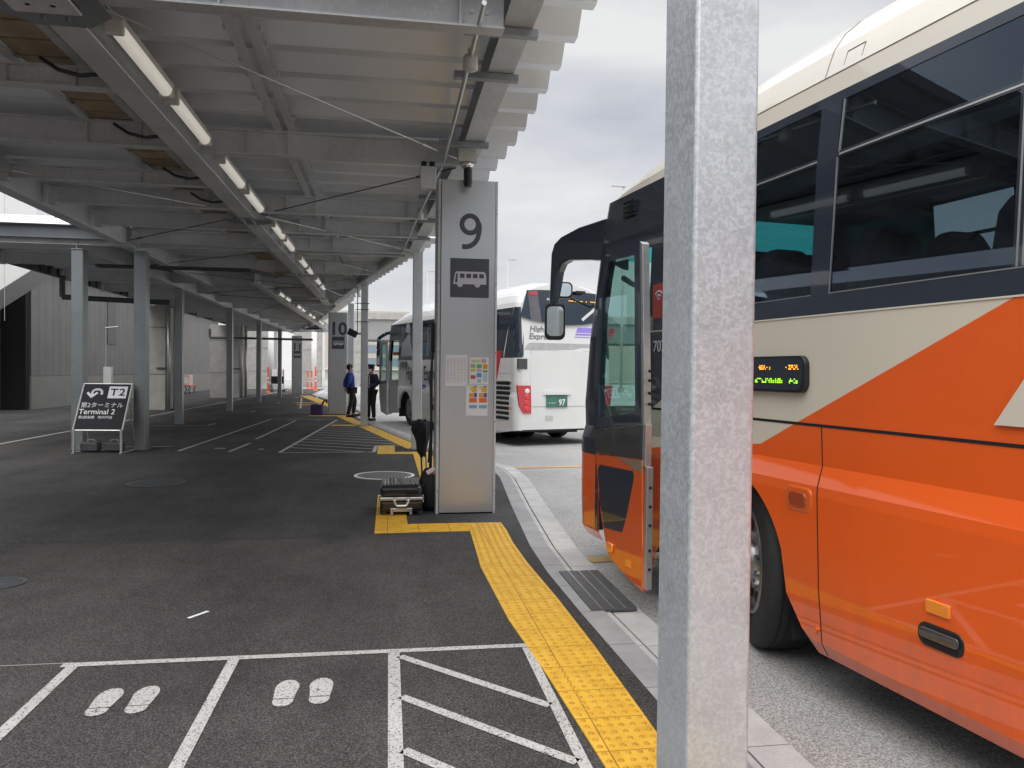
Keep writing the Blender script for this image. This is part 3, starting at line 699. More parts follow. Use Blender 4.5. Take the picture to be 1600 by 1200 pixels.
poster(px(731.5), 1.405, .205, .29, 'white notice with a grid of coloured blocks on pillar 9, upper right', [(.1,.8,.55,.92,(.55,.66,.3)),(.62,.8,.88,.95,(.62,.35,.45)),
    (.06,.62,.32,.75,(.35,.42,.2)),(.06,.48,.32,.58,(.6,.5,.1)),(.06,.2,.32,.34,(.55,.1,.1)),(.38,.6,.64,.75,(.15,.42,.15)),(.38,.46,.64,.57,(.6,.4,.5)),(.38,.26,.64,.42,(.1,.3,.7)),(.4,.06,.62,.2,(.5,.5,.6)),(.71,.58,.95,.75,(.75,.33,.03)),(.71,.44,.95,.53,(.1,.4,.1)),(.71,.1,.95,.4,(.5,.58,.68))])
poster(px(726.5), 1.065, .235, .33, 'white notice with two orange and red chart columns on pillar 9', [(x+a, b, x+c, d, k) for x in (.14,.6) for a,b,c,d,k in ((0,.85,.12,.97,(.62,.72,.25)),(.12,.78,.36,.95,(.85,.42,.08)),(.2,.94,.36,.98,(.12,.2,.3)),(0,.6,.24,.74,(.75,.35,.05)),(.24,.6,.36,.75,(.05,.1,.38)),(0,.43,.36,.58,(.8,.16,.05)),(0,.24,.36,.35,(.2,.42,.6)))])

# ------------------------------------------------------------------ Terminal 2 sign board
t = thing('sign_board', 'black slanted Terminal 2 sign board with white lettering on a steel stand', 'sign board', (-5.13, 14.72, 0), R(-5))
wd = .83; pb = Vector((0, 0, .43)); pt = Vector((0, .42, 1.235)); upv = (pt-pb); L = upv.length; u = upv.normalized(); nrm = Vector((1,0,0)).cross(u)
pm = lambda a, b, off=0: pb+Vector((a,0,0))+u*b+nrm*off
MB().extr([pm(-wd/2,0),pm(wd/2,0),pm(wd/2,L),pm(-wd/2,L)], -nrm*.02).build('panel', M_SIGNB, t)
mb = MB()
for s_ in (-1, 1): mb.cyl(pm(s_*(wd/2+.012), -.01, -.008), pm(s_*(wd/2+.012), L+.02, -.008), .017, 8)
mb.cyl(pm(-wd/2,-.012,-.008), pm(wd/2,-.012,-.008), .014, 8); mb.cyl(pm(-wd/2,L+.01,-.008), pm(wd/2,L+.01,-.008), .008, 8); mb.build('frame', M_BRIGHTST, t)
for s_ in (-1, 1):
    mb = MB(); xx = s_*(wd/2-.005); mb.box(xx-.018, -.02, .02, xx+.018, .016, .43); mb.box(xx-.018, -.05, .0, xx+.018, .62, .02); mb.cyl((xx,.60,.02), (xx,.33,1.0), .012, 8); mb.build('leg', M_BRIGHTST, t)
MB().box(-wd/2+.02, .56, .0, wd/2-.02, .60, .02).build('foot_bar', M_BRIGHTST, t)
fm = lambda a, b: face_m(pm(a, b, .002), (1,0,0), u)
text('lettering', 'T2', .20, M_SIGNB, t, fm(.205, .735) @ Matrix.Translation((0,0,.004)), .001, .003, sx=1.15, spacing=1.15)
MB().extr([pm(.04,.62,.0035),pm(.365,.62,.0035),pm(.365,.86,.0035),pm(.04,.86,.0035)], -nrm*.003).build('symbol_plate', M_PRINTG, t)
text('lettering', '第2ターミナル', .115, M_PRINTG, t, fm(-.02, .475), .001, 0.0, sx=1.0)
text('lettering', 'Terminal 2', .145, M_WHITE, t, fm(-.085, .345), .001, 0.0)
text('lettering', '第2航站楼   제2터미널', .062, M_PRINTG, t, fm(-.09, .235), .001, .0005)
mb = MB(); arc = [(-.16+.085*math.cos(a), .735+.065*math.sin(a)) for a in [math.pi*i/12 for i in range(13)]]
cl_ = [(-.075,.70)]+arc+[(-.245, .66)]
for (a, b), (c, d) in zip(cl_[:-1], cl_[1:]):
    q = Vector((c-a, d-b)); q.normalize(); nn = Vector((-q.y, q.x))*.021; q = q*.006
    mb.extr([pm(a-q.x-nn.x, b-q.y-nn.y, .0035), pm(c+q.x-nn.x, d+q.y-nn.y, .0035), pm(c+q.x+nn.x, d+q.y+nn.y, .0035), pm(a-q.x+nn.x, b-q.y+nn.y, .0035)], -nrm*.003)
for ex_, ey in ((-.33, .735), (-.15, .735)):
    q = Vector((ex_+.245, ey-.645)); q.normalize(); nn = Vector((-q.y, q.x))*.02
    a, b = -.245-q.x*.015, .645-q.y*.015
    mb.extr([pm(a-nn.x, b-nn.y, .0042), pm(ex_-nn.x, ey-nn.y, .0042), pm(ex_+nn.x, ey+nn.y, .0042), pm(a+nn.x, b+nn.y, .0042)], -nrm*.003)
mb.build('turn_arrow', M_PRINTG, t)
for i, x in enumerate((-5.33, -4.93)):
    w_ = thing('ballast_block', ['grey ballast weight on the left foot of the Terminal 2 sign', 'grey ballast weight on the right foot of the Terminal 2 sign'][i], 'weight', (x, 14.98, .021), 0, 'ballast weights under the sign board')
    MB().box(-.15, -.12, 0, .15, .12, .17).build('block', M_CONC if False else M_DARKST, w_, .03, seg=3)
    mb = MB(); mb.tube([(-.06,0,.17),(-.06,0,.205),(.06,0,.205),(.06,0,.17)], .014, 8); mb.build('grip', M_CAP, w_)

# ------------------------------------------------------------------ suitcase, bags
t = thing('suitcase', 'glossy black ribbed hard suitcase lying flat at the foot of pillar 9', 'suitcase', (.145, 8.22, .011))
M_CASE = m_plain('black_polycarbonate', (.014, .014, .016), .16, 0, .1, 10, coat=.6)
mb = MB(); mb.box(-.225, 0, .03, .225, .62, .155); lo = mb.build('lower_shell', M_CASE, t, .035, seg=4)
mb = MB(); mb.box(-.225, 0, .185, .225, .62, .315); hi = mb.build('upper_shell', M_CASE, t, .05, seg=4)
mb = MB()
for k in range(11):
    x = -.19+k*.038; mb.cyl((x, .05, .312), (x, .57, .312), .0125, 8); mb.cyl((x, .05, .312), (x, .012, .255), .012, 8)
mb.build('shell_rib', M_CASE, t, smooth=False)
MB().box(-.229, -.004, .152, .229, .624, .188).build('frame_band', M_ALU, t, .008)
mb = MB(); mb.tube([(-.075,-.004,.165),(-.07,-.045,.135),(-.05,-.05,.105),(.05,-.05,.105),(.07,-.045,.135),(.075,-.004,.165)], .0125, 8); mb.box(-.09,-.014,.15,-.05,.0,.19); mb.box(.05,-.014,.15,.09,0,.19); mb.build('handle', M_BRIGHTST, t)
mb = MB(); mb.box(-.10,-.016,.035,.10,-.001,.075); mb.box(-.115,-.016,.0,-.085,-.001,.075); mb.box(.085,-.016,.0,.115,-.001,.075); mb.build('trolley_handle', M_ALU, t, .005)
mb = MB()
for x in (-.2, .2): mb.cyl((x-.0,.02,.03),(x,.06,.03),.028,12); mb.cyl((x, .55,.03),(x,.59,.03),.028,12)
mb.build('wheel', M_RUB, t)
mb = MB(); mb.box(.222,-.006,.13,.236,.03,.21); mb.box(-.236,-.006,.13,-.222,.03,.21); mb.build('latch', M_CHROME, t, .003)
def blob(name, prof, mat, parent, n=16, jitter=.0, sx=1, sy=1):
    mb = MB(); mb.lathe(prof, (0,0,0), n=n)
    mb.v = [(x*sx*(1+random.uniform(-jitter, jitter)), y*sy*(1+random.uniform(-jitter, jitter)), z) for x, y, z in mb.v]
    return mb.build(name, mat, parent, smooth=True)
M_FAB = m_plain('black_nylon', (.012, .012, .015), .75, 0, .3, 25)
t = thing('backpack', 'black soft bag with a white and red tag between suitcase and pillar 9', 'bag', (.475, 8.62, .0))
blob('bag_body', [(.0001,.0),(.15,.0),(.17,.08),(.165,.25),(.14,.38),(.09,.45),(.0001,.47)], M_FAB, t, 18, .04, .8, 1)
MB().obox((.0,-.10,.43), .05, .015, .035, Matrix.Rotation(R(-30), 3, 'Y')).build('tag', M_WHITE, t, .004); MB().obox((.012,-.12,.42), .035, .004, .008, Matrix.Rotation(R(-30), 3, 'Y')).build('tag_stripe', M_RED, t)
MB().tube([(-.06,-.1,.36),(-.10,-.14,.25),(-.08,-.13,.1)], .012, 6).build('strap', M_FAB, t)
t = thing('folded_bundle', 'black folded cloth bundle on two thin legs leaning at pillar 9', 'bundle', (.40, 8.95, .0))
mb = MB(); mb.lathe([(.0001,.56),(.03,.55),(.055,.62),(.075,.74),(.105,.86),(.10,.93),(.05,.97),(.0001,.98)], (0,0,0), n=14)
mb.v = [(x*(1+random.uniform(-.22,.25))-.10*(z-.56), y*(1+random.uniform(-.2,.2)), z+random.uniform(-.015,.015)) for x, y, z in mb.v]; mb.build('cloth_wrap', M_FAB, t)
mb = MB(); mb.obox((-.09,-.04,.94), .045, .03, .022, Matrix.Rotation(R(25), 3, 'Y')); mb.cyl((-.02,0,.92),(0.035,-.02,.985),.018,8); mb.cyl((-.12,-.05,.955),(-.06,-.05,.97),.013,8); mb.build('grip', M_BLKPL, t, .006)
for x in (-.02, .035): MB().tube([(x, 0, .58), (x+.02, .0, .2), (x+.02, 0, .03)], .011, 8).build('leg', M_ALU if x > 0 else M_DARKST, t)
t = thing('hanging_hose', 'black cords hanging down the left side of the 9 pillar', 'cord', (.50, 8.72, 0))
for k in range(4):
    MB().tube([(-.008-.006*k, .05*k-.06, 1.95-.2*k), (-.02-.008*(k % 2), .05*k-.05, 1.5), (-.016, .05*k-.06, .9), (-.02-.012*(k % 3), .05*k-.04, .3+.1*k)], .011, 6).build('cord_strand', M_BLKPL, t)
MB().box(-.035, -.08, 1.75, .005, .06, 2.08).build('cord_box', M_BLKPL, t, .008)
M_PURP = m_plain('purple_nylon', (.06, .035, .16), .7, 0, .2, 15)
t = thing('shoulder_bag', 'purple bag with black strap on the ground by pillar 10', 'bag', (-2.36, 26.6, .008))
MB().box(-.22, -.12, 0, .18, .12, .36).build('bag_body', M_PURP, t, .05, seg=3); MB().box(-.2, -.13, .2, .16, -.115, .345).build('flap', M_PURP, t, .01)
MB().tube([(.15,0,.34),(.2,0,.46),(.28,.05,.5),(.3,.1,.4)], .03, 8).build('strap', M_FAB, t)

# ------------------------------------------------------------------ coaches
W = 2.49
SIDE = [(.17,.05),(.24,.012),(.5,0),(.95,0),(1.00,.004),(1.10,.036),(1.30,.030),(1.84,.022),(1.95,.026),(2.60,.052),(2.93,.082)]
ROOF = [(.082,2.93),(.100,3.03),(.125,3.10),(.155,3.18),(.22,3.27),(.31,3.345),(.46,3.42),(.72,3.485),(W/2,3.51)]
def coach(t, P):
    sf, sr, ra, wheels = P['sf'], P['sr'], P.get('ra', .58), P['wheels']
    rf, rr = .20, .16
    kt = P['roofk']
    def inset(s):
        if s > sf-rf: return rf-math.sqrt(max(0, rf*rf-(s-(sf-rf))**2))
        if s < sr+rr: return rr-math.sqrt(max(0, rr*rr-((sr+rr)-s)**2))
        return 0
    def yo(s, z):
        return s-max(0, z-1.3)*P.get('frake', .11)*sstep((s-(sf-1.0))/1.0)+max(0, z-1.9)*P.get('rrake', .1)*sstep((sr+.7-s)/.7)
    def pt(s, z, side=0, x=None, out=0):
        xx = (interp(SIDE, z) if x is None else x)+inset(s)-out
        return (xx if side == 0 else W-xx, yo(s, z), z)
    def arch(s):
        b = .17
        if s < sr+1.0: b += .12*(sr+1.0-s)
        for wc in wheels:
            d = abs(s-wc)
            if d < ra: b = max(b, .42+math.sqrt(ra*ra-d*d)*.93)
            elif d < ra+.2: b = max(b, .17+(.25)*(ra+.2-d)/.2)
        return b
    ss = {sf, sr}
    x = sr
    while x < sf: ss.add(round(x, 3)); x += .45
    for wc in wheels:
        for k in range(33):
            ss.add(wc-ra+2*ra*k/32)
        ss |= {wc-ra-.2, wc-ra-.1, wc+ra+.1, wc+ra+.2}
    for k in range(9): ss.add(sf-rf+rf*math.sin(k/8*math.pi/2)); ss.add(sr+rr-rr*math.sin(k/8*math.pi/2))
    WS = (P['win'], P.get('winR', P['win']))
    for a, b in WS[0]+WS[1]: ss |= {a, b}
    door = P['door']; ss |= set(door)
    for s_, _ in kt: ss.add(s_)
    S = sorted(x for x in ss if sr <= x <= sf); S = [a for i, a in enumerate(S) if i == 0 or a-S[i-1] > 1e-4]
    zr = [.17,.24,.5,.95,1.0,1.10,1.30,1.84]
    indoor = lambda a, b: a >= door[0]-1e-3 and b <= door[1]+1e-3
    for side in (0, 1):
        mb = MB()
        for a, b in zip(S[:-1], S[1:]):
            if side == 0 and indoor(a, b):
                if mb.v: mb.build('body_side', P['lower'], t); mb = MB()
                continue
            ba, bb = arch(a), arch(b)
            for z0, z1 in zip(zr[:-1], zr[1:]):
                if z1 <= min(ba, bb): continue
                q = [pt(a, max(z0, ba), side), pt(b, max(z0, bb), side), pt(b, max(z1, bb), side), pt(a, max(z1, ba), side)]
                mb.quad(*q)
        mb.build('body_side', P['lower'], t)
        if side == 0:       # folded lip of the wheel arches
            for wc in wheels:
                mb = MB(); prev = None
                for k in range(33):
                    s = wc-ra+2*ra*k/32; p = pt(s, arch(s), 0); q = (p[0]+.06, p[1], p[2])
                    if prev: mb.quad(prev[0], p, q, prev[1])
                    prev = (p, q)
                mb.build('arch_lip', P['lower'], t)
        mb = MB(); rows = [1.84, 1.95, 2.45, 2.60, 2.63, 2.88, 2.93]
        holes = [(a, b, 1.95, 2.60) for a, b in WS[side]]+[(a, b, 2.63, 2.88) for a, b in WS[side]]
        for a, b in zip(S[:-1], S[1:]):
            for z0, z1 in zip(rows[:-1], rows[1:]):
                if any(a >= h[0]-1e-3 and b <= h[1]+1e-3 and z0 >= h[2]-1e-3 and z1 <= h[3]+1e-3 for h in holes): continue
                if side == 0 and indoor(a, b) and z1 <= 2.46: continue
                mb.quad(pt(a, z0, side), pt(b, z0, side), pt(b, z1, side), pt(a, z1, side))
        mb.build('window_band', P['band'], t)
        for a, b in WS[side]:
            if side == 0 and (P.get('near') or b > P.get('winmin', -99)) or side == 1:
                mb = MB()
                for z0, z1 in ((1.95, 2.60), (2.63, 2.88)):
                    mb.quad(pt(a, z0, side, out=-.004), pt(b, z0, side, out=-.004), pt(b, z1, side, out=-.004), pt(a, z1, side, out=-.004))
                mb.build('side_window', P['glass'], t)
    # roof
    mb = MB()
    half = ROOF; full = [(x, z, 0) for x, z in half]+[(x, z, 1) for x, z in half[-2::-1]]
    def rp(s, x, z, sd): 
        k = interp(kt, s); zz = 2.93+(z-2.93)*k
        xx = x+inset(s); xx = min(xx, W/2); return (xx if sd == 0 else W-xx, yo(s, zz), zz)
    for a, b in zip(S[:-1], S[1:]):
        for p, q in zip(full[:-1], full[1:]): mb.quad(rp(a, *p), rp(b, *p), rp(b, *q), rp(a, *q))
    mb.build('roof', P['roof'], t, smooth=True)
    # front and rear faces
    x0f = rf
    mb = MB(); zf = [.2,.5,1.0,1.25]
    for z0, z1 in zip(zf[:-1], zf[1:]): mb.quad((x0f, yo(sf, z0), z0), (W-x0f, yo(sf, z0), z0), (W-x0f, yo(sf, z1), z1), (x0f, yo(sf, z1), z1))
    mb.build('front_panel', P['lower'], t)
    mb = MB(); zf = [1.25,1.8,2.4,2.93]
    for z0, z1 in zip(zf[:-1], zf[1:]): mb.quad((x0f, yo(sf, z0), z0), (W-x0f, yo(sf, z0), z0), (W-x0f, yo(sf, z1), z1), (x0f, yo(sf, z1), z1))
    mb.build('windshield', M_GLASSD, t)
    mb = MB(); top = [rp(sf, *p) for p in full]; mb.add(top, [tuple(range(len(top)))]); mb.build('roof_end', P['roof'], t)
    x0r = rr
    mb = MB(); zf = [.30,.6,1.2,1.84,2.4,2.93]
    for z0, z1 in zip(zf[:-1], zf[1:]): mb.quad((x0r, yo(sr, z0), z0), (W-x0r, yo(sr, z0), z0), (W-x0r, yo(sr, z1), z1), (x0r, yo(sr, z1), z1))
    mb.build('rear_panel', P.get('rear', P['lower']), t)
    mb = MB(); top = [rp(sr, *p) for p in full]; mb.add(top, [tuple(range(len(top)))]); mb.build('roof_end', P['roof'], t)
    # chassis and floor
    mb = MB(); mb.box(.78, sr+.25, .2, W-.78, sf-.3, .9); mb.box(.06, sr+.1, .90, W-.06, door[0]-.05, .95); mb.box(.9, door[0]-.05, .90, W-.06, sf-.1, .95)
    prev = sr+.45
    for wc in sorted(wheels)+[door[0]+.5]:
        e = wc-ra-.22
        if e > prev+.3: mb.box(.09, prev, .22, .78, e, .9); mb.box(W-.78, prev, .22, W-.09, e, .9)
        prev = wc+ra+.22
    mb.build('chassis', M_INT if P.get('near') else M_RUB, t)
    MB().box(.12, sr+.3, 2.90, W-.12, sf-.4, 2.92).build('ceiling', M_INT, t)
    # wheels
    for wc in wheels:
        for side in (0, 1):
            xo = .16 if side == 0 else W-.16; sg = 1 if side == 0 else -1
            mb = MB(); n = 20; r = ra+.015
            arcs = [(wc+r*math.cos(math.pi*i/n), .42+r*.93*math.sin(math.pi*i/n)) for i in range(n+1)]
            arcs = [(wc+r, .17)]+arcs+[(wc-r, .17)]
            xi = xo+sg*.62; xe = xo-sg*.13
            for (a, b), (c, d) in zip(arcs[:-1], arcs[1:]): mb.quad((xe, a, b), (xe, c, d), (xi, c, d), (xi, a, b))
            mb.add([(xi, a, b) for a, b in arcs], [tuple(range(len(arcs)))])
            mb.build('wheel_housing', M_RUB, t)
            wh = MB().lathe([(.30,.015),(.33,.0),(.44,-.004),(.485,.012),(.50,.05),(.50,.24),(.48,.28),(.30,.28)] if side == 0 else [(.30,-.015),(.33,.0),(.44,.004),(.485,-.012),(.50,-.05),(.50,-.24),(.48,-.28),(.30,-.28)], (xo, wc, .44), 'X', 40)
            for k in range(4): pass
            tyre = wh.build('tyre', M_RUB, t, smooth=True)
            if side == 0:
                tr = MB()
                for rr_ in (.36, .405, .45): tr.lathe([(rr_, -.006), (rr_+.006, -.006)], (xo, wc, .44), 'X', 40)
                MB().lathe([(.31,.012),(.30,-.006),(.285,.03),(.25,.045),(.16,.04),(.13,.01),(.125,-.03),(.08,-.045),(.0001,-.047)], (xo, wc, .44), 'X', 40).build('rim', M_RIM, tyre, smooth=True)
                for k in range(10):
                    a = 2*math.pi*k/10; a2 = a+math.pi/10
                    MB().cyl((xo+.043, wc+.215*math.cos(a), .44+.215*math.sin(a)), (xo+.036, wc+.215*math.cos(a), .44+.215*math.sin(a)), .034, 12).build('rim_hole', M_BLACK, tyre)
                    MB().cyl((xo+.042, wc+.155*math.cos(a2), .44+.155*math.sin(a2)), (xo+.002, wc+.155*math.cos(a2), .44+.155*math.sin(a2)), .017, 6).build('wheel_nut', M_CHROME, tyre)
                if wc == P.get('steered'):      # front wheel turned a little to the right
                    c_ = Vector((xo+.14, wc, .44)); Mx = Matrix.Translation(c_+Vector((0, -.13, 0))) @ Matrix.Rotation(R(-21), 4, 'Z') @ Matrix.Translation(-c_)
                    groove = MB()
                    for hx in (.07, .115, .16, .205): groove.lathe([(.5015, hx-.006), (.5015, hx+.006)], (xo, wc, .44), 'X', 40)
                    groove.build('tread_groove', M_BLACK, tyre)
                    for o_ in [tyre]+list(tyre.children): o_.data.transform(Mx)
    def seam(pts, wd=.006, mat=M_BLACK, out=.0015, name='panel_seam', deep=.006):
        mb = MB(); pp_ = [pts[0]]
        for (s0, z0), (s1, z1) in zip(pts[:-1], pts[1:]):
            zs = sorted([z for z, _ in SIDE if min(z0, z1) < z < max(z0, z1)], reverse=z1 < z0)
            pp_ += [(s0+(s1-s0)*(z-z0)/(z1-z0), z) for z in zs]+[(s1, z1)]
        pts = pp_
        for (s0, z0), (s1, z1) in zip(pts[:-1], pts[1:]):
            d = Vector((s1-s0, z1-z0)); d.normalize(); n = Vector((-d.y, d.x))*wd/2
            c = [(s0-n.x, z0-n.y), (s1-n.x, z1-n.y), (s1+n.x, z1+n.y), (s0+n.x, z0+n.y)]
            f = [pt(a, b, 0, out=out) for a, b in c]; g = [pt(a, b, 0, out=-deep) for a, b in c]
            mb.add(f+g, [(0,1,2,3),(0,1,5,4),(1,2,6,5),(2,3,7,6),(3,0,4,7)])
        return mb.build(name, mat, t)
    return pt, seam, yo, rp
A1 = R(8.3)
bus1 = thing('coach', 'orange and beige airport coach close up on the right with its front door open', 'coach', (2.0144, 3.8762, 0), A1)
roofk1 = [(-9,1.02),(.0,1.02),(.35,1.0),(.8,.88),(1.4,.66),(1.73,.55),(2.0,.41),(2.3,.24),(2.75,.1)]
wins1 = [(-.31+.0,.92),(-1.41,-.455),(-2.45,-1.475),(-3.5,-2.55),(-4.6,-3.6),(-5.7,-4.7),(-6.9,-5.8)]
pt1, seam1, yo1, rp1 = coach(bus1, dict(sf=2.72, frake=.21, steered=.47, sr=-8.6, wheels=[.47,-6.2], ra=.66, roofk=roofk1, win=wins1, winR=[(.57,1.25),(-1.41,-.455),(-2.45,-1.475),(-3.5,-2.55)], door=(1.42,2.2), lower=M_LIV, band=M_NAVY, roof=M_BEIGE, glass=M_GLASS, near=True))
seam1([(1.4,1.298),(.5,1.298),(-8,1.298)], .014, M_BLACK, .002)
seam1([(-.405,1.29),(-.41,1.1),(-.44,.5),(-.46,.18)], .006)
seam1([(-2.05,1.29),(-2.05,.18)], .006); seam1([(-3.7,1.29),(-3.7,.18)], .006); 
seam1([(1.4,1.842),(-8,1.842)], .007, M_BEIGE, .004, 'belt_trim')
seam1([(.92,2.613),(-.31,2.613)], .007, M_BRIGHTST, .003, 'window_trim'); seam1([(-.47,2.613),(-2.4,2.613)], .008, M_BRIGHTST, .003, 'window_trim')
seam1([(-.455,2.60),(-.447,1.94)], .004, M_ALU, .002, 'window_trim'); seam1([(-.47,2.88),(-.465,2.625)], .006, M_ALU, .002, 'window_trim')
seam1([(-.445,1.945),(-1.43,1.945),(-2.4,1.945)], .004, M_ALU, .002, 'window_trim'); seam1([(.9,1.945),(-.31,1.945)], .003, M_ALU, .002, 'window_trim')
seam1([(-1.428,2.60),(-1.428,1.95)], .008, M_ALU, .002, 'window_trim'); seam1([(-1.452,2.60),(-1.452,1.95)], .008, M_ALU, .002, 'window_trim')
MB().extr([pt1(a, b, 0, out=.0025) for a, b in [(.95,1.835),(.95,1.62),(1.15,1.40),(1.415,1.27),(1.415,1.835)]], (.003, 0, 0)).build('dark_side_panel', M_NAVY, bus1)
mb = MB(); gs = [2.205+.515*k/14 for k in range(15)]
for a, b in zip(gs[:-1], gs[1:]):
    for z0, z1 in ((.87, .95), (.95, 1.0), (1.0, 1.10), (1.10, 1.30), (1.30, 1.84)): mb.quad(pt1(a, z0, 0, out=.003), pt1(b, z0, 0, out=.003), pt1(b, z1, 0, out=.003), pt1(a, z1, 0, out=.003))
mb.build('front_corner_post', M_NAVY, bus1)
# roof seam and hatch outline
mb = MB()
def roofstrip(pts, wd=.007):
    for a, b in zip(pts[:-1], pts[1:]): mb.cyl(a, b, wd/2, 5)
roofstrip([rp1(s, .1005, 3.033, 0) for s in (1.0, .7, .35, 0, -2, -8)]); roofstrip([rp1(-.30+.0*k, x, z, 0) for k, (x, z) in enumerate(ROOF[1:7])])
roofstrip([rp1(-.42, .112, 3.06, 0), rp1(-.42, .135, 3.13, 0), rp1(-.54, .135, 3.13, 0), rp1(-.54, .112, 3.06, 0)], .005)
mb.build('roof_seam', m_plain('seam_sealant', (.25, .2, .2), .6), bus1)
# side display, marker lamps, reflector, hatch handle
def rrect(s0, z0, s1, z1, r, n=5):
    o = []
    for cx, cz, a0 in ((s1-r, z1-r, 0), (s0+r, z1-r, 90), (s0+r, z0+r, 180), (s1-r, z0+r, 270)):
        o += [(cx+r*math.cos(R(a0+90*i/n)), cz+r*math.sin(R(a0+90*i/n))) for i in range(n+1)]
    return o
def plate(name, poly, x0, x1, mat, parent=bus1, bevel=.0): return MB().extr([(x0, a, b) for a, b in poly], (x1-x0, 0, 0)).build(name, mat, parent, bevel)
disp = plate('route_display', rrect(-.315, 1.455, .30, 1.645, .05), -.004, .03, M_BLKPL, bevel=.006)
plate('display_glass', rrect(-.30, 1.468, .28, 1.632, .045), -.0065, -.004, M_NAVY, disp)
M_LEDO = m_plain('led_orange', (.8,.35,.02), .5, em=((1,.42,.03), .7)); M_LEDG = m_plain('led_green', (.3,.8,.05), .5, em=((.45,1,.06), .55))
for zc, mat, spans in ((1.585, M_LEDO, [(.26,.10),(.06,-.04),(-.17,-.265)]), (1.515, M_LEDG, [(.27,.12),(.09,-.14),(-.20,-.265)])):
    mb = MB()
    for a, b in spans:
        s = a
        while s > b:
            hgt = random.choice([2,3,3]); 
            for q in range(hgt):
                if random.random() < .6: mb.box(-.0085, s-.006, zc-.012+q*.009, -.0066, s, zc-.0055+q*.009)
            s -= random.choice([.008,.008,.014])
    mb.build('led_segment', mat, disp)
lb = plate('marker_lamp_bezel', rrect(-.385, .855, -.175, .985, .045), -.006, .02, M_ORNG, bevel=.012)
plate('marker_lamp', rrect(-.345, .885, -.215, .955, .025), -.014, .0, m_gloss('dark_orange_lens', (.33, .05, .01)), lb, .006)
plate('reflector', rrect(-1.20, .592, -1.085, .645, .006), -.010, .004, M_AMBER, bevel=.003)
hd = plate('hatch_handle', rrect(-1.265, .452, -1.045, .548, .04), -.005, .012, M_BLKPL, bevel=.004)
plate('handle_grip', rrect(-1.25, .485, -1.06, .53, .02), -.016, -.006, M_DOORGREY, hd, .006); plate('handle_recess', rrect(-1.24, .458, -1.07, .48, .01), -.0065, -.005, M_BLACK, hd)
plate('tow_plug', [(-.425+.014*math.cos(2*math.pi*i/12), .30+.014*math.sin(2*math.pi*i/12)) for i in range(12)], -.006, .02, M_ORNG)
# big letter on the flank, number and wifi sign beside the door
LX = lambda s, z, x=.018: face_m((x, s, z), (0,-1,0), (0,0,1))
text('lettering', 'A', .62, M_BEIGE, bus1, LX(-1.62, 1.585), .0015, .03, shear=.25)
text('fleet_number', '707', .115, M_PRINTG, bus1, LX(1.24, 1.73, .016), .0012, .0)
wf = plate('wifi_sign', rrect(1.16, 1.93, 1.34, 2.17, .01), .016, .024, m_plain('sign_red', (.45, .07, .06), .4))
mb = MB()
for r_ in (.075, .048, .022):
    pts = [(1.25+r_*math.cos(a), 2.02+r_*math.sin(a)) for a in [R(45+9*i) for i in range(11)]]; pi = [(1.25+(r_-.013)*math.cos(a), 2.02+(r_-.013)*math.sin(a)) for a in [R(135-9*i) for i in range(11)]]
    mb.extr([(.0155, a, b+.03) for a, b in pts+pi], (-.0015, 0, 0))
mb.build('wifi_symbol', M_PRINTG, wf)
mb = MB()
for k in range(4): mb.box(.045, 1.72, 2.74+.035*k, .055, 1.9, 2.755+.035*k)
mb.build('vent_grille', M_BLACK, bus1)
# open front door, swung out parallel to the side
xo, th = -.285, .055
M_DOORO = m_gloss('shaded_door_orange', (.62, .085, .005)); M_DOORO.node_tree.nodes['Principled BSDF'].inputs['Coat IOR'].default_value = 2.1  # darker than the body orange: shade on the door put into its colour
dr = MB().extr([(xo, a, b) for a, b in [(.855,.15),(1.0,.165),(1.37,.25),(1.45,.38),(1.53,.56),(1.615,.9),(1.62,.955),(.885,.99)]], (th,0,0)).build('front_door', M_DOORO, bus1, .008)
MB().extr([(xo, a, b) for a, b in [(.886,.995),(1.622,.96),(1.642,1.12),(.90,1.215)]], (th,0,0)).build('door_band', M_DOORGREY, dr, .004)
og = [(.905,1.22),(1.645,1.125),(1.662,1.46),(1.605,2.1),(1.46,2.43),(.965,2.415)]; ig = [(.99,1.29),(1.575,1.22),(1.595,1.46),(1.545,2.06),(1.43,2.33),(1.03,2.32)]
mb = MB()
for i in range(6):
    j = (i+1) % 6; mb.extr([(xo, *og[i]), (xo, *og[j]), (xo, *ig[j]), (xo, *ig[i])], (th,0,0))
mb.build('door_frame', M_NAVY, dr); MB().extr([(xo+.015, a, b) for a, b in ig], (.006,0,0)).build('door_glass', M_GLASSD, dr)
MB().extr([(xo-.003, a, b) for a, b in [(1.09,.60),(1.16,.47),(1.45,.445),(1.525,.6),(1.57,.84),(1.54,.885),(1.0,.905),(.99,.87)]], (.006,0,0)).build('lower_glass', M_NAVY, dr, .002)
mb = MB(); mb.box(xo+.006, .822, .17, xo+.05, .856, .95); mb.box(xo+.006, .85, .95, xo+.05, .892, 1.22); mb.extr([(xo+.006,.868,1.22),(xo+.006,.908,1.22),(xo+.006,.965,2.40),(xo+.006,.93,2.38)], (.05,0,0)); mb.build('door_edge', M_ALU, dr, .003)
mb = MB()
for z in (.3,.42,.58,.7,.82,1.35,1.42,1.5,1.56): mb.cyl((xo+.03,.856,z),(xo+.03,.818,z),.011,6)
mb.build('door_screw', M_BLACK, dr)
plate('door_lamp', rrect(1.29,.295,1.385,.365,.02), xo-.016, xo, M_AMBER, dr, .006); plate('door_reflector', rrect(1.02,.262,1.09,.305,.004), xo-.006, xo, M_AMBER, dr)
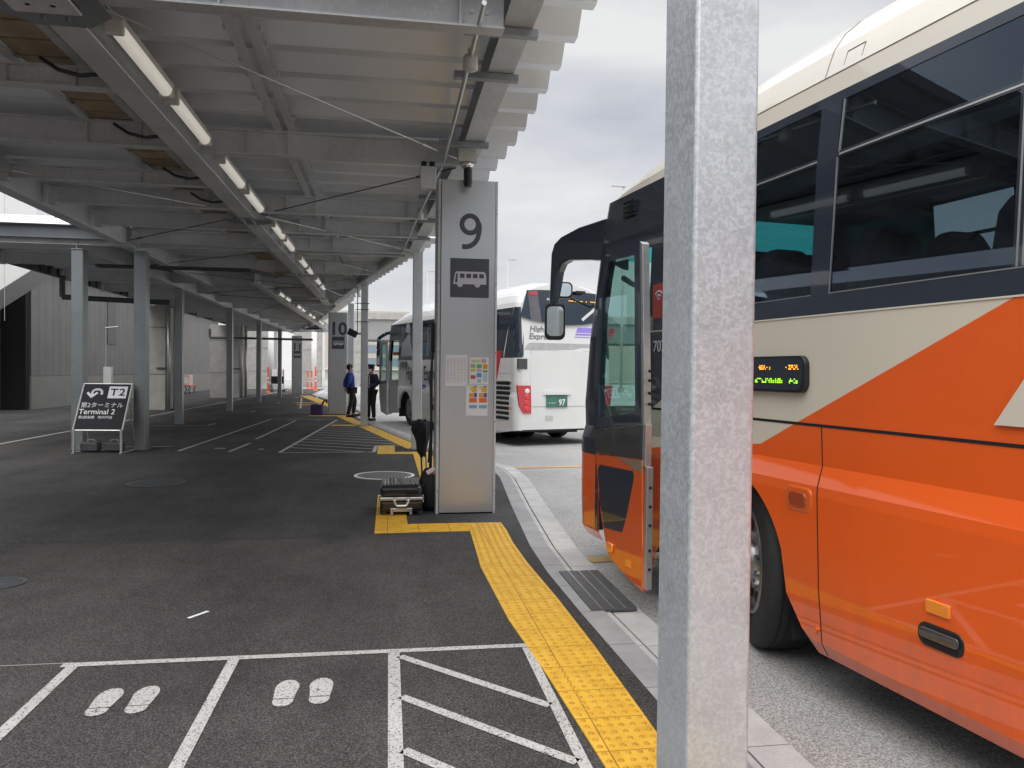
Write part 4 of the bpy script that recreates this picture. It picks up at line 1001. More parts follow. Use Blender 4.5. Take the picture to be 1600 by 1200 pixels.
MB().extr([(xo-.0015, a, b) for a, b in [(.887,.985),(.884,.90),(1.25,.965),(1.60,.955)]], (.004,0,0)).build('door_stripe', m_gloss('brown_beige_stripe', (.22,.16,.11)), dr)
MB().tube([(xo+th+.02,1.05,1.2),(xo+th+.05,1.05,1.3),(xo+th+.05,1.1,1.9),(xo+th+.02,1.1,2.0)], .014, 8).build('grab_rail', M_BRIGHTST, dr)
for z in (.6, 2.2): MB().tube([(xo+th, 1.3, z), (-.05, 1.55, z), (.12, 1.75, z)], .02, 8).build('door_arm', M_DARKST, bus1)
MB().box(.05, 1.42, .25, .9, 2.2, .33).build('door_step', M_INT, bus1); MB().box(.88, 1.42, .33, .92, 2.2, .9).build('step_riser', M_INT, bus1)
mb = MB(); mb.extr([(.0,2.21,.26),(.0,2.27,.26),(.0,2.27,1.84),(.0,2.21,1.84)], (.05,0,0)); mb.build('door_jamb', M_NAVY, bus1)
# mirror arm and mirrors ahead of the front corner
pa, pb = Vector((.12, 2.30, 0)), Vector((-.18, 2.80, 0)); ua = (pb-pa).normalized(); na = Vector((-ua.y, ua.x, 0))
prof = [(-.16,2.87),(0,2.82),(.29,2.775),(.48,2.715),(.555,2.66),(.585,2.58),(.597,2.3),(.60,2.12),(.572,2.12),(.53,2.30),(.505,2.42),(.47,2.485),(.40,2.51),(.15,2.49),(0,2.47),(-.16,2.38)]
arm = MB().extr([pa+ua*a+Vector((0,0,b))-na*.05 for a, b in prof], na*.10).build('mirror_arm', M_NAVY, bus1, .03, seg=3)
def mirror(x0, z0, x1, z1, y, dp, r_, parent, nm='mirror'):
    pl = [(a, b) for a, b in rrect(x0, z0, x1, z1, r_)]
    rz_ = lambda m: [tuple(Vector(((x0+x1)/2, y, 0))+Matrix.Rotation(R(-17), 3, 'Z') @ (Vector(v)-Vector(((x0+x1)/2, y, 0)))) for v in m]
    hm = MB().extr([(a, y, b) for a, b in pl], (0, dp, 0)); hm.v = rz_(hm.v); h = hm.build(nm, M_BLKPL, parent, .012)
    cx, cz = (x0+x1)/2, (z0+z1)/2; k = .80
    gm = MB().extr([(cx+(a-cx)*k, y-.014+.04*(cz+(b-cz)*k-z0), cz+(b-cz)*k) for a, b in pl], (0, .004, 0)); gm.v = rz_(gm.v); gm.build('mirror_glass', M_MIRROR, h); return h
mirror(-.265, 1.83, -.085, 2.155, 2.78, .09, .05, arm); mirror(-.155, 2.20, -.01, 2.345, 2.80, .08, .045, arm)
MB().tube([(-.2,2.8,2.2),(-.17,2.82,2.1)], .02, 8).build('mirror_stem', M_BLKPL, arm)
MB().tube([(-.01,2.83,2.21),(.06,2.8,2.17),(.12,2.7,2.12),(.22,2.55,2.2)], .009, 6).build('mirror_cable', M_BLKPL, arm)
for x, y, z in ((-.10, 2.73, 2.62), (.0, 2.66, 2.68)): MB().box(x-.02, y-.02, z-.05, x+.02, y+.02, z+.03).build('arm_stub', M_BLKPL, arm, .006)
# interior seats and curtain
def seat_bm():
    mb = MB(); prof = [(-.22,0),(-.235,.55),(-.22,1.0),(-.17,1.26),(-.10,1.34),(.10,1.34),(.17,1.26),(.22,1.0),(.235,.55),(.22,0)]
    mb.extr([(a, 0, b) for a, b in prof], (0, .13, 0)); mb.box(-.22, .1, .30, .22, .55, .42); return mb
s0 = None
for s in (.65, -.15, -.95, -1.75, -2.55):
    for x in (.38, .84, 1.66, 2.1):
        if s0 is None: s0 = seat_bm().build('seat', M_SEAT, bus1, .04, seg=3); c = s0
        else: c = s0.copy(); col.objects.link(c); c.parent = bus1
        c.location = (x, s-.35, .95)
MB().box(.95, 1.58, .95, W-.12, 1.62, 2.50).build('driver_partition', M_INT, bus1, .01); MB().add([(.2, yo1(2.72, 2.5)-.02, 2.5), (W-.2, yo1(2.72, 2.5)-.02, 2.5), (W-.2, yo1(2.72, 2.92)-.02, 2.92), (.2, yo1(2.72, 2.92)-.02, 2.92)], [(0,1,2,3)]).build('sun_band', m_glass('teal_sun_band', (.08, .62, .62), 1.1), bus1); MB().box(.16, -8, 2.55, .45, .9, 2.62).build('luggage_rack', M_INT, bus1)

# ---- the white coach in bay 10
A2 = R(18.5)
bus2 = thing('coach', 'white highway coach with a green number plate parked beyond pillar 9', 'coach', (2.66, 16.04, 0), A2)
roofk2 = [(-1,.95),(.0,.95),(.6,1.06),(6.5,1.06),(7.6,.75),(8.3,.4),(8.8,.15)]
wins2 = [(.95,1.9),(1.95,3.0),(3.05,4.1),(4.15,5.2),(5.25,6.3),(6.6,7.3)]
pt2, seam2, yo2, rp2 = coach(bus2, dict(sf=8.75, sr=0, wheels=[6.9,1.95], ra=.56, roofk=roofk2, win=wins2, door=(7.55,8.35), lower=M_BUSW, band=M_BUSW if False else M_NAVY, roof=M_BUSW, glass=M_GLASSR, rrake=.10))
seam2([(3.6,1.298),(.2,1.298)], .010, M_ALU, .001); seam2([(.25,1.84),(.25,.35)], .006, M_ALU); seam2([(.25,1.5),(.9,1.5)], .006, M_ALU)
# white rear pillar over the band, vents, red flash
def sp(name, poly, mat, out=.006):
    MB().add([pt2(a, b, 0, out=out) for a, b in poly], [tuple(range(len(poly)))]).build(name, mat, bus2, solid=.004)
sp('rear_pillar', [(0.0,1.83),(.62,1.83),(.62,1.95),(.46,2.45),(.16,2.94),(0.0,2.94)], M_BUSW, .004)
for q in (0.04,.08,.12): pass
sp('red_flash', [(.70,2.0),(1.1,2.0),(1.05,1.5),(.98,1.3)], M_REDL, .007)
mb = MB()
for k in range(8): mb.box(-.006, .30, .50+.108*k, .02, 1.35, .565+.108*k)
mb.build('side_vent', M_BLACK, bus2)
mb = MB()
for k in range(9): mb.box(-.004, .28, .475+.108*k, .02, 1.37, .492+.108*k)
mb.build('vent_slat', M_BUSW, bus2)
plate('side_marker', rrect(.19,.72,.24,.78,.01), -.008, .01, M_AMBER, bus2)
text('lettering', 'Highland Express', .56, m_plain('navy_lettering', (.03, .04, .09), .4), bus2, face_m((.012, 5.55, 1.45), (0,-1,0), (0,0,1)), .0015, .004, sx=.66)
plate('route_display', rrect(6.75,1.62,7.3,1.80,.05), -.005, .02, M_DOORGREY, bus2)
plate('crest', rrect(5.3,1.1,5.75,1.16,.01), -.004, .02, m_plain('blue_print', (.06, .1, .4), .4), bus2)
plate('fuel_door', rrect(5.9,.72,6.1,1.02,.03), -.004, .02, M_DOORGREY, bus2); plate('side_lamp', rrect(4.6,.75,4.68,.83,.01), -.006, .02, M_REDL, bus2); plate('hatch_lock', rrect(4.55,.5,4.7,.64,.03), -.006, .02, M_BLKPL, bus2)
# grey swoosh panel near the front side window
sp('side_swoosh', [(6.3,1.95),(7.35,1.95),(7.0,2.9),(6.75,2.9),(6.6,2.35)], m_plain('silver_grey_vinyl', (.35,.36,.38), .3), .003)
# rear face details (y just behind the rear plane)
ry = lambda z: yo2(0, z)
def rear(name, poly, mat, d=.006, th=.012, parent=bus2):
    return MB().extr([(x, ry(z)-d, z) for x, z in poly], (0, th, 0)).build(name, mat, parent)
rw = rear('rear_window', [(.19,2.93),(.12,2.72),(.30,2.68),(.8,2.60),(1.25,2.57),(1.7,2.60),(2.2,2.68),(2.37,2.72),(2.30,2.93),(2.2,3.30),(1.25,3.34),(.30,3.30)], M_GLASSR, .05, .02)
rear('window_backing', [(.22,2.93),(.16,2.74),(.8,2.62),(1.25,2.59),(1.7,2.62),(2.33,2.74),(2.27,2.93),(2.17,3.28),(1.25,3.32),(.33,3.28)], M_INT, .03, .02)
rear('window_pillar', [(.36,2.66),(.62,2.63),(.55,3.31),(.31,3.30)], m_plain('smoked_grey', (.13,.12,.14), .25), .054, .003)
rear('high_stop_lamp', [(.34,3.2),(.55,3.2),(.55,3.26),(.34,3.26)], M_REDL, .06, .006)
text('lettering', 'AUROR', .075, M_WHITE, bus2, RX90((.90, ry(3.12)-.058, 3.12)), .001, .002)
text('destination_lettering', 'for Tokyo' if False else 'ー･ー ･ ーー', .16, M_LEDO, bus2, RX90((1.75, ry(3.10)-.060, 3.10)), .001)
text('lettering', 'Highland', .19, m_plain('grey_lettering', (.23,.23,.24), .4), bus2, RX90((.68, ry(2.46)-.006, 2.46)), .001, .004, shear=.15)
text('lettering', 'Express', .19, bpy.data.materials['grey_lettering'], bus2, RX90((.62, ry(2.30)-.006, 2.30)), .001, .004, shear=.15)
for i, (c, x) in enumerate((((.32,.24,.75), 1.72), ((.85,.36,.03), 2.0), ((.02,.35,.16), 2.16), ((.8,.03,.08), 2.32))):
    mb = MB()
    for z0, z1 in ((2.42,2.53),(2.36,2.40),(2.31,2.33)):
        k0, k1 = (z0-2.3)*.45, (z1-2.3)*.45; mb.extr([(x-.25*(i == 0)+k0, ry(z0)-.004, z0), (x+.15+k0, ry(z0)-.004, z0), (x+.15+k1, ry(z1)-.004, z1), (x-.25*(i == 0)+k1, ry(z1)-.004, z1)], (0,.003,0))
    mb.build('colour_flash', m_plain('flash_colour', c, .4), bus2)
hood = rear('engine_hood', [(.36,.80),(2.13,.80),(2.13,2.0),(1.7,2.0),(1.55,2.03),(1.2,2.03),(1.05,2.0),(.36,2.0)], M_BUSW, .012, .02)
rear('hood_groove', [(.20,2.02),(.30,2.15),(.40,2.17),(2.2,2.17),(2.25,2.1),(1.62,2.09),(1.45,2.04),(.36,2.02)], m_plain('groove_grey', (.42,.42,.42), .4), .003, .004)
rear('hood_gap', [(.355,.79),(2.135,.79),(2.135,2.008),(.355,2.008)], M_ALU, .002, .003)
for x in (.02, 2.21):
    l = rear('tail_lamp', [(x+.0,1.25),(x+.33,1.25),(x+.345,.86),(x+.345,.65),(x+.15,.66),(x+.06,.82)] if x < 1 else [(x-.09,1.25),(x+.26,1.25),(x+.20,.82),(x+.11,.66),(x-.10,.65)], M_REDL, .03, .05)
    mb = MB(); cx = x+(.245 if x < 1 else .02)
    for z in (1.0,.88,.75): mb.lathe([(.062,0),(.05,-.012),(.0001,-.016)], (cx, ry(z)-.03, z), 'Y', 16)
    mb.build('lamp_lens', m_gloss('bright_red_lens', (.75,.02,.03)), l); MB().lathe([(.055,0),(.04,-.012),(.0001,-.016)], (cx, ry(1.13)-.03, 1.13), 'Y', 16).build('reverse_lamp', M_WHITE, l)
rear('rear_vent', [(.05,1.60),(.27,1.60),(.27,1.82),(.05,1.82)], M_DOORGREY, .012, .06)
pl = rear('number_plate', [(.74,.775),(1.27,.775),(1.27,1.045),(.74,1.045)], m_plain('plate_green', (.06, .17, .13), .4), .03, .01)
text('plate_number', '97', .19, M_WHITE, pl, RX90((1.13, ry(.9)-.031, .875)), .001, .004, sx=.85); text('plate_lettering', '･･･', .13, M_WHITE, pl, RX90((.88, ry(.9)-.031, .86)), .001, .002)
rear('plate_hood', [(.66,1.05),(1.36,1.05),(1.33,1.13),(.68,1.13)], M_BUSW, .05, .04)
rear('bumper_lamp', [(.74,.50),(.92,.50),(.92,.60),(.74,.60)], M_CAP, .012, .02)
MB().box(.10, .03, .26, W-.1, .5, .31).build('bumper_lip', M_BLKPL, bus2)
mb = MB()
for x in (.75, 1.15): mb.lathe([(.34,0),(.48,.02),(.48,.24),(.34,.26)], (x, 1.95, .44), 'X', 28)
mb.build('inner_tyre', M_RUB, bus2, smooth=True)
seam2([(2.9,1.84),(2.9,.2)], .005, M_ALU); seam2([(4.4,1.28),(4.4,.2)], .005, M_ALU); seam2([(6.2,1.28),(6.2,.2)], .005, M_ALU)
MB().obox((1.85, ry(2.85)-.08, 2.85), .25, .012, .03, Matrix.Rotation(R(-38), 3, 'Y')).build('wiper', M_BUSW, bus2); MB().box(1.5, ry(3.3)-.16, 3.28, 1.72, ry(3.3)-.04, 3.34).build('rear_camera', M_BLKPL, bus2, .01)
# open door and mirror of the white coach
dr2 = MB().extr([(-.28, a, b) for a, b in [(7.7,.2),(8.25,.28),(8.42,.7),(8.45,1.1),(7.7,1.15)]], (.05,0,0)).build('front_door', M_BUSW, bus2)
og = [(7.7,1.15),(8.45,1.1),(8.45,1.5),(8.38,2.4),(7.75,2.42)]; ig = [(7.78,1.25),(8.37,1.2),(8.38,1.5),(8.3,2.3),(7.83,2.32)]
mb = MB()
for i in range(5):
    j = (i+1) % 5; mb.extr([(-.28, *og[i]), (-.28, *og[j]), (-.28, *ig[j]), (-.28, *ig[i])], (.05,0,0))
mb.build('door_frame', M_ALU, dr2); MB().extr([(-.26, a, b) for a, b in ig], (.005,0,0)).build('door_glass', M_GLASSD, dr2)
mb = MB(); mb.tube([(.35,8.6,2.75),(.1,8.95,2.7),(-.05,9.2,2.55),(-.06,9.25,2.2)], .06, 10); arm2 = mb.build('mirror_arm', M_NAVY, bus2, smooth=True)
mirror(-.12, 1.65, .07, 2.2, 9.22, .09, .05, arm2)
MB().box(.15, 8.2, 2.0, .35, 8.4, 2.1).build('dash_display', M_AMBER, bus2)

# ------------------------------------------------------------------ people
SK = m_plain('skin', (.55, .34, .25), .55, 0, .05, 10)
def skin(name, joints, edges, mat, parent=None, root=0, sub=2):
    me = bpy.data.meshes.new(name); ks = list(joints); me.from_pydata([joints[k][:3] for k in ks], [(ks.index(a), ks.index(b)) for a, b in edges], [])
    o = bpy.data.objects.new(name, me); col.objects.link(o)
    o.modifiers.new('skin', 'SKIN'); 
    if not me.skin_vertices: 
        bm = bmesh.new(); bm.from_mesh(me); bm.verts.layers.skin.verify(); bm.to_mesh(me); bm.free()
    for i, k in enumerate(ks):
        r = joints[k][3]; r = r if isinstance(r, tuple) else (r, r)
        me.skin_vertices[0].data[i].radius = r; me.skin_vertices[0].data[i].use_root = (i == root)
    sb = o.modifiers.new('sub', 'SUBSURF'); sb.levels = sb.render_levels = sub
    dg = bpy.context.evaluated_depsgraph_get(); m2 = bpy.data.meshes.new_from_object(o.evaluated_get(dg)); bpy.data.objects.remove(o); bpy.data.meshes.remove(me)
    m2.materials.clear(); m2.materials.append(mat); m2.polygons.foreach_set('use_smooth', [True]*len(m2.polygons))
    o = bpy.data.objects.new(name, m2); col.objects.link(o); o.parent = parent; return o
def person(label, loc, rz, J, head_turn, jacket, trousers, shoe, hairm, long=False, fingers=None):
    B = {'pelvis': (0,0,.93,(.13,.10)), 'waist': (0,J.get('lean',0)*.3,1.08,(.125,.09)), 'chest': (0,J.get('lean',0)*.7,1.28,(.15,.105)), 'neck': (0,J.get('lean',0)+.0,1.45,.055), 'head': (J.get('hx',0),J.get('lean',0)+.025,1.56,(.078,.092)), 'crown': (J.get('hx',0),J.get('lean',0)+.015,1.66,(.070,.085))}
    ed = [('pelvis','waist'),('waist','chest'),('chest','neck'),('neck','head'),('head','crown')]
    for sd, sg in (('L',-1),('R',1)):
        B['sh'+sd] = (sg*.175, J.get('lean',0)*.9, 1.385, .06); B['el'+sd] = (*J['el'+sd], .044); B['wr'+sd] = (*J['wr'+sd], .03); B['ha'+sd] = (*J['ha'+sd], (.038,.02))
        B['hip'+sd] = (sg*.09, 0, .88, .088); B['kn'+sd] = (*J['kn'+sd], .058); B['an'+sd] = (*J['an'+sd], .038)
        fx, fy = J['toe'+sd]; B['to'+sd] = (fx, fy, .045, .035)
        ed += [('chest','sh'+sd),('sh'+sd,'el'+sd),('el'+sd,'wr'+sd),('wr'+sd,'ha'+sd),('pelvis','hip'+sd),('hip'+sd,'kn'+sd),('kn'+sd,'an'+sd),('an'+sd,'to'+sd)]
        h = Vector(J['ha'+sd]); d = (h-Vector(J['wr'+sd])).normalized(); pr = d.cross(Vector((0,0,1))); pr = pr.normalized() if pr.length > .1 else Vector((0,1,0))
        for k, ln in enumerate((.066,.078,.072,.055)):
            base = h+d*.03+pr*(-.027+.018*k); tip = base+d*ln+Vector((0,0,-.018)); B[f'f{k}{sd}'] = (*base, .0085); B[f't{k}{sd}'] = (*tip, .007)
            ed += [('ha'+sd, f'f{k}{sd}'), (f'f{k}{sd}', f't{k}{sd}')]
        tb = h-d*.01+pr*-.036; B['tb'+sd] = (*tb, .0095); B['tt'+sd] = (*(tb+d*.045+pr*-.015), .008); ed += [('ha'+sd,'tb'+sd),('tb'+sd,'tt'+sd)]
    body = skin('person', B, ed, SK); body.location = loc; body.rotation_euler = (R(J.get('tilt', 0)),0,rz); tag(body, label, 'person')
    def sub(keys, grow, name, mat, over={}):
        b = {}
        for k in keys:
            x = B[k]; r = x[3] if isinstance(x[3], tuple) else (x[3], x[3]); b[k] = (*x[:3], (r[0]+grow, r[1]+grow))
        b.update(over); return skin(name, b, [e for e in ed if e[0] in b and e[1] in b], mat, body)
    top = ['pelvis','waist','chest','shL','elL','wrL','shR','elR','wrR'] ; 
    ov = {'neck': (0, J.get('lean',0), 1.43, .062), 'pelvis': (0,0,.87,(.17,.14)), 'waist': (0,J.get('lean',0)*.3,1.08,(.155,.12))}
    if long: ov['hipL'] = (-.09,0,.83,(.13,.13)); ov['hipR'] = (.09,0,.83,(.13,.13))
    sub(top, .036, 'jacket', jacket, ov)
    sub(['pelvis','hipL','hipR','knL','knR','anL','anR'], .022, 'trousers', trousers, {'pelvis': (0,0,.92,(.147,.118)), 'anL': (*J['anL'], .062), 'anR': (*J['anR'], .062)})
    for sd in 'LR':
        a = Vector(J['an'+sd]); b = Vector((*J['toe'+sd], .04)); d = (b-a); d.z = 0; ang = math.atan2(d.y, d.x)-math.pi/2
        MB().obox((a.x+d.x*.45, a.y+d.y*.45, .048), .05, .14, .045, Matrix.Rotation(ang, 3, 'Z')).build('shoe', shoe, body, .03, seg=3)
    hp = Vector((J.get('hx',0), J.get('lean',0)+.02, 1.60)); Rz = Matrix.Rotation(head_turn, 3, 'Z')
    def hpart(name, mat, fn, smooth=True):
        mb = MB(); fn(mb); mb.v = [tuple(hp+Rz @ Vector(v)) for v in mb.v]; return mb.build(name, mat, body, smooth=smooth)
    def hair(mb):
        n, m = 14, 7
        for i in range(m+1):
            ph = math.pi*.72*i/m
            for j in range(n):
                a = 2*math.pi*j/n; fr = max(0, math.sin(a)); p2 = ph*(1-.42*fr); k = 1+random.uniform(-.03,.03)
                mb.v.append((.088*k*math.sin(p2)*math.cos(a), -.012+.107*k*math.sin(p2)*math.sin(a), .03+.115*k*math.cos(p2)))
        for i in range(m):
            for j in range(n): mb.f.append((i*n+j, i*n+(j+1) % n, (i+1)*n+(j+1) % n, (i+1)*n+j))
    hpart('hair', hairm, hair)
    def mask(mb):
        for i in range(5):
            for j in range(7):
                a = R(25+130*j/6); z = -.085+.075*i/4; k = 1+.12*math.sin(math.pi*i/4); mb.v.append((.086*math.cos(a)*k, .01+.098*math.sin(a)*k, z))
        for i in range(4):
            for j in range(6): mb.f.append((i*7+j, i*7+j+1, (i+1)*7+j+1, (i+1)*7+j))
    hpart('face_mask', M_WHITE, mask)
    def eyes(mb):
        for x in (-.03,.03): mb.lathe([(.0001,.012),(.009,.009),(.012,0),(.009,-.008)], (x,.088,.012), 'Y', 8)
    hpart('eye', M_BLACK, eyes)
    def ears(mb):
        for x in (-.082,.082): mb.box(x-.008,-.018,-.03,x+.008,.012,.03)
    hpart('ear', SK, ears, False)
    return body, hpart
M_HAIR = m_plain('dark_brown_hair', (.03, .018, .012), .6, 0, .3, 40)
M_BLUE = m_plain('royal_blue_jacket', (.022, .065, .32), .75, 0, .25, 12); M_NVY = m_plain('navy_suit', (.02, .028, .055), .8, 0, .2, 15); M_BLKTR = m_plain('black_trousers', (.016, .016, .02), .8, 0, .2, 15)
M_SHOE = m_plain('black_leather', (.012, .012, .012), .3)
# man in blue: faces right, weight on one leg, hands behind his back
JA = dict(tilt=4, lean=-.03, elL=(-.26,-.14,1.15), wrL=(-.10,-.20,.98), haL=(-.04,-.19,.93), elR=(.26,-.14,1.15), wrR=(.10,-.205,.98), haR=(.04,-.20,.92),
          knL=(-.10,.10,.50), anL=(-.10,.02,.085), toeL=(-.13,.22), knR=(.13,-.07,.5), anR=(.16,-.22,.085), toeR=(.20,-.04))
person('man in a blue jacket standing at pillar 10 with hands behind his back', (-1.12, 25.6, .006), R(-75), JA, R(0), M_BLUE, M_BLKTR, M_SHOE, M_HAIR)
JB = dict(lean=.0, elL=(-.25,.02,1.12), wrL=(-.12,.24,1.06), haL=(-.05,.29,1.06), elR=(.25,.02,1.12), wrR=(.12,.24,1.06), haR=(.05,.29,1.07),
          knL=(-.10,.03,.50), anL=(-.11,.0,.085), toeL=(-.14,.17), knR=(.10,.03,.5), anR=(.10,.0,.085), toeR=(.12,.17))
bb, hp2 = person('man in a navy suit and peaked cap holding papers behind the kerb column', (-.52, 24.1, -.03), R(140), JB, R(-8), M_NVY, M_BLKTR, M_SHOE, M_HAIR, True)
def capf(mb):
    mb.lathe([(.0001,.155),(.095,.15),(.112,.12),(.094,.085),(.094,.06)], (0,-.005,0), n=20); mb.prism([(.09*math.cos(a), .04+.12*math.sin(a)) for a in [R(15+15*i) for i in range(11)]], .055, .067)
hp2('cap', M_NVY, capf)
mb = MB(); mb.extr([(-.05,.135,1.12),(.05,.135,1.12),(.03,.12,1.42),(-.03,.12,1.42)], (0,.012,0)); mb.build('shirt_front', M_WHITE, bb)
mb = MB(); mb.extr([(-.018,.149,1.13),(.018,.149,1.13),(.012,.134,1.40),(-.012,.134,1.40)], (0,.006,0)); mb.build('necktie', M_NVY, bb)
pp = MB().obox((0,0,0), .075, .10, .004, Matrix.Rotation(R(20), 3, 'X')).build('paper_sheet', M_WHITE); pp.location = Matrix.Translation((-.52,24.1,-.03)) @ Matrix.Rotation(R(140),4,'Z') @ Vector((0,.37,1.07)); pp.rotation_euler = (0,0,R(140)); tag(pp, 'white sheets of paper held by the man in the peaked cap', 'paper')

# ------------------------------------------------------------------ terminal building and far surroundings
t = thing('terminal_building', 'grey panel clad terminal building along the left behind the columns', 'building', (-12.6, 29.8, 0))
MB().box(-14, .0, 1.2, 0, 30.5, 5.2).build('wall', M_PWALL, t); MB().box(-14, .0, 0, .012, 30.5, 1.19).build('base_wall', m_plain('grey_base_wall', (.27,.265,.25), .65, 0, .06, 1.5), t)
MB().box(-14, -.02, 5.2, .3, 30.6, 9.5).build('upper_wall', M_WHITEPANEL, t)
MB().box(-.85, -.3, 0, -.05, -.03, 5.2).build('painted_recess_shade', M_BLACK, t)  # black box: the shade of a deep opening put into its colour
MB().box(-9, -.55, 0, -.86, -.06, 5.2).build('dark_wall', M_DKWALL, t)
MB().box(-12, -75, 0, -1.4, -4, 5.5).build('unseen_side_blocker', M_PWALL, t); MB().box(3.5, -85, 0, 60, -72, 10).build('unseen_rear_blocker', M_PWALL, t)  # unseen walls added to cut light from the left and from behind
d_ = MB().box(-1.9, -.60, 0, -1.0, -.56, 2.15).build('service_door', M_DKWALL, t); MB().cyl((-1.12,-.64,1.0),(-1.12,-.60,1.0),.03,10).build('door_handle', M_ALU, d_)
MB().box(.012, 7.5, 2.6, .03, 8.6, 4.6).build('wall_louvre', m_plain('louvre_grey', (.17,.165,.16), .6, 0, .1, 3), t)
t = thing('intercom_pipe', 'thin vertical conduit with two boxes on the dark wall at the far left', 'conduit', (-13.72, 29.17, 0))
MB().cyl((0,0,1.45),(0,0,2.95),.022,8).build('pipe', M_BRIGHTST, t); MB().box(-.10,-.06,2.95,.1,.06,3.2).build('upper_box', M_CAP, t, .01); MB().box(-.08,-.06,1.3,.08,.06,1.47).build('lower_box', M_CAP, t, .01)
t = thing('stair_enclosure', 'white slanted cladding of a stair overhead at the far left', 'stair enclosure', (0, 27.0, 0))
MB().extr([(-16,0,1.2),(-13.2,0,3.35),(-11.25,0,4.75),(-11.25,0,9),(-16,0,9)], (0,1.6,0)).build('cladding', M_WHITEPANEL, t, .02)
mb = MB()
for x in (-12.2,-13.3): mb.box(x-.006,-.006,3.0,x+.006,.0,9)
mb.build('cladding_joint', M_CAP, t)
def pier(x0, x1, y0, y1, h, label):
    t = thing('concrete_pier', label, 'pier', ((x0+x1)/2, y0, 0), 0, 'concrete piers of the terminal')
    w_ = (x1-x0)/2; MB().box(-w_, 0, 0, w_, y1-y0, h).build('pier_wall', M_CONC, t, .015)
    mb = MB(); mb.cyl((w_+.10,.05,0),(w_+.10,.05,h),.06,12); mb.cyl((w_+.28,.25,0),(w_+.28,.25,h),.07,12); mb.build('downpipe', M_BRIGHTST, t, smooth=True)
    mb = MB()
    for z in (1.3, 3.0): mb.box(-w_-.003,-.006,z,w_+.003,.0,z+.02)
    mb.build('formwork_joint', M_DARKST, t)
    MB().box(w_-.3,-.04,1.5,w_+.05,-.005,1.56).build('pipe_bracket', M_DARKST, t)
pier(-9.0, -8.02, 29.6, 31.2, 3.8, 'near concrete pier with pale downpipes in front of the grey terminal wall')
pier(-9.2, -7.72, 42.0, 44.0, 3.8, 'farther concrete pier with pale downpipes beside the open gap')
t = thing('electric_cabinet', 'pale narrow electric cabinet with a bent conduit in front of the pier', 'cabinet', (-10.3, 30.6, 0))
MB().box(-.14,-.1,.25,.14,.1,1.55).build('cabinet_body', M_WHITEPANEL, t, .01); MB().box(-.18,-.14,0,.18,.14,.25).build('plinth', M_DKWALL, t); MB().tube([(-.1,0,1.55),(-.1,0,3.0),(.35,0,3.05)], .03, 8).build('pipe', M_BRIGHTST, t)
t = thing('drain_pipe', 'thick dark horizontal drain pipe under the left edge of the canopy', 'pipe', (-7.0, 30, 0))
MB().tube([(-1.35,-8.5,3.9),(-1.35,-8.5,3.35),(.5,-8.3,3.3),(1.2,-8.2,3.3)], .07, 12).build('pipe', M_DARKST, t, smooth=False)
MB().tube([(-2.2,12,3.6),(-2.2,12,3.15),(2.0,12.1,3.12),(3.0,12.1,3.12)], .06, 12).build('branch_pipe', M_DARKST, t)
t = thing('conduit_run', 'row of dark conduits hung under the canopy left of the main beam', 'conduit', (0, 16.8, 3.62))
for k in range(3): MB().tube([(-5.9,.1*k,0),(-2.9,.1*k,0),(-2.5,1.0+.1*k,0)], .028, 8).build('pipe', M_DARKST, t)
def wall_block(x0, x1, y0, y1, h, mat, label, joints=True):
    t = thing('concrete_wall', label, 'wall', ((x0+x1)/2, y0, -.06), 0, 'concrete walls in the far background')
    w_ = (x1-x0)/2; MB().box(-w_, 0, 0, w_, y1-y0, h).build('wall', mat, t)
    if joints:
        mb = MB(); z = 1.4
        while z < h: mb.box(-w_-.01,-.02,z,w_+.01,0,z+.03); z += 1.9
        x = -w_+1.8
        while x < w_: mb.box(x,-.02,0,x+.03,0,h); x += 1.8
        mb.build('formwork_joint', m_plain('joint_grey', (.25,.245,.23), .8), t)
wall_block(-12.3, -9.4, 66, 68, 6, M_CONC, 'far concrete wall behind the far sign board, left of the gap')
wall_block(-8.3, -5.9, 70, 71, 7, M_CONC, 'far concrete wall between bay pillars 10 and 11')
wall_block(-5.2, -2.2, 76, 78, 7, M_CONC, 'farthest concrete wall just left of pillar 10')
wall_block(-34, -12.5, 110, 111, 7, M_WHITEPANEL, 'pale wall far behind the parked van', False)
for i, x in enumerate((-9.05, -8.75)):
    t = thing('white_post', ['tall white pipe post before the far concrete wall', 'second tall white pipe post by bay pillar 11'][i], 'post', (x+i*2.6, 62+i*4, -.06), 0, 'tall white posts')
    MB().cyl((0,0,0),(0,0,5.5),.22,16).build('post', M_WHITEPANEL, t, smooth=True); MB().lathe([(.24,.4),(.24,.6)], (0,0,0), n=16).build('collar', M_CAP, t)
# overpass and office building beyond
t = thing('overpass', 'grey concrete overpass deck crossing in the distance behind the white coach', 'overpass', (5, 100, -.06))
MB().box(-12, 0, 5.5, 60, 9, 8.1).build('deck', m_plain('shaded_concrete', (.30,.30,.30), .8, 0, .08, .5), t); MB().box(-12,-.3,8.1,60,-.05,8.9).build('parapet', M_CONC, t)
for x in (-10, 14, 38): MB().box(x, 2, 0, x+2, 6, 5.5).build('support', M_CONC, t)
t = thing('office_building', 'pale building with bluish window bands below the overpass', 'building', (4, 125, -.06))
MB().box(-14, 0, 0, 50, 12, 11).build('wall', m_plain('beige_facade', (.55,.50,.45), .7, 0, .06, .3), t)
for z in (2.2, 4.3):
    for k in range(16):
        wn = MB().box(-10+k*2.2, -.06, z, -8.2+k*2.2, -.005, z+1.3).build('window', m_plain('window_blue', (.25,.30,.36), .15, 0, .1, .5) if k == 0 and z < 3 else bpy.data.materials['window_blue'], t)
MB().box(-14,-.5,1.6,30,-.01,1.75).build('canopy_strip', M_WHITEPANEL, t)
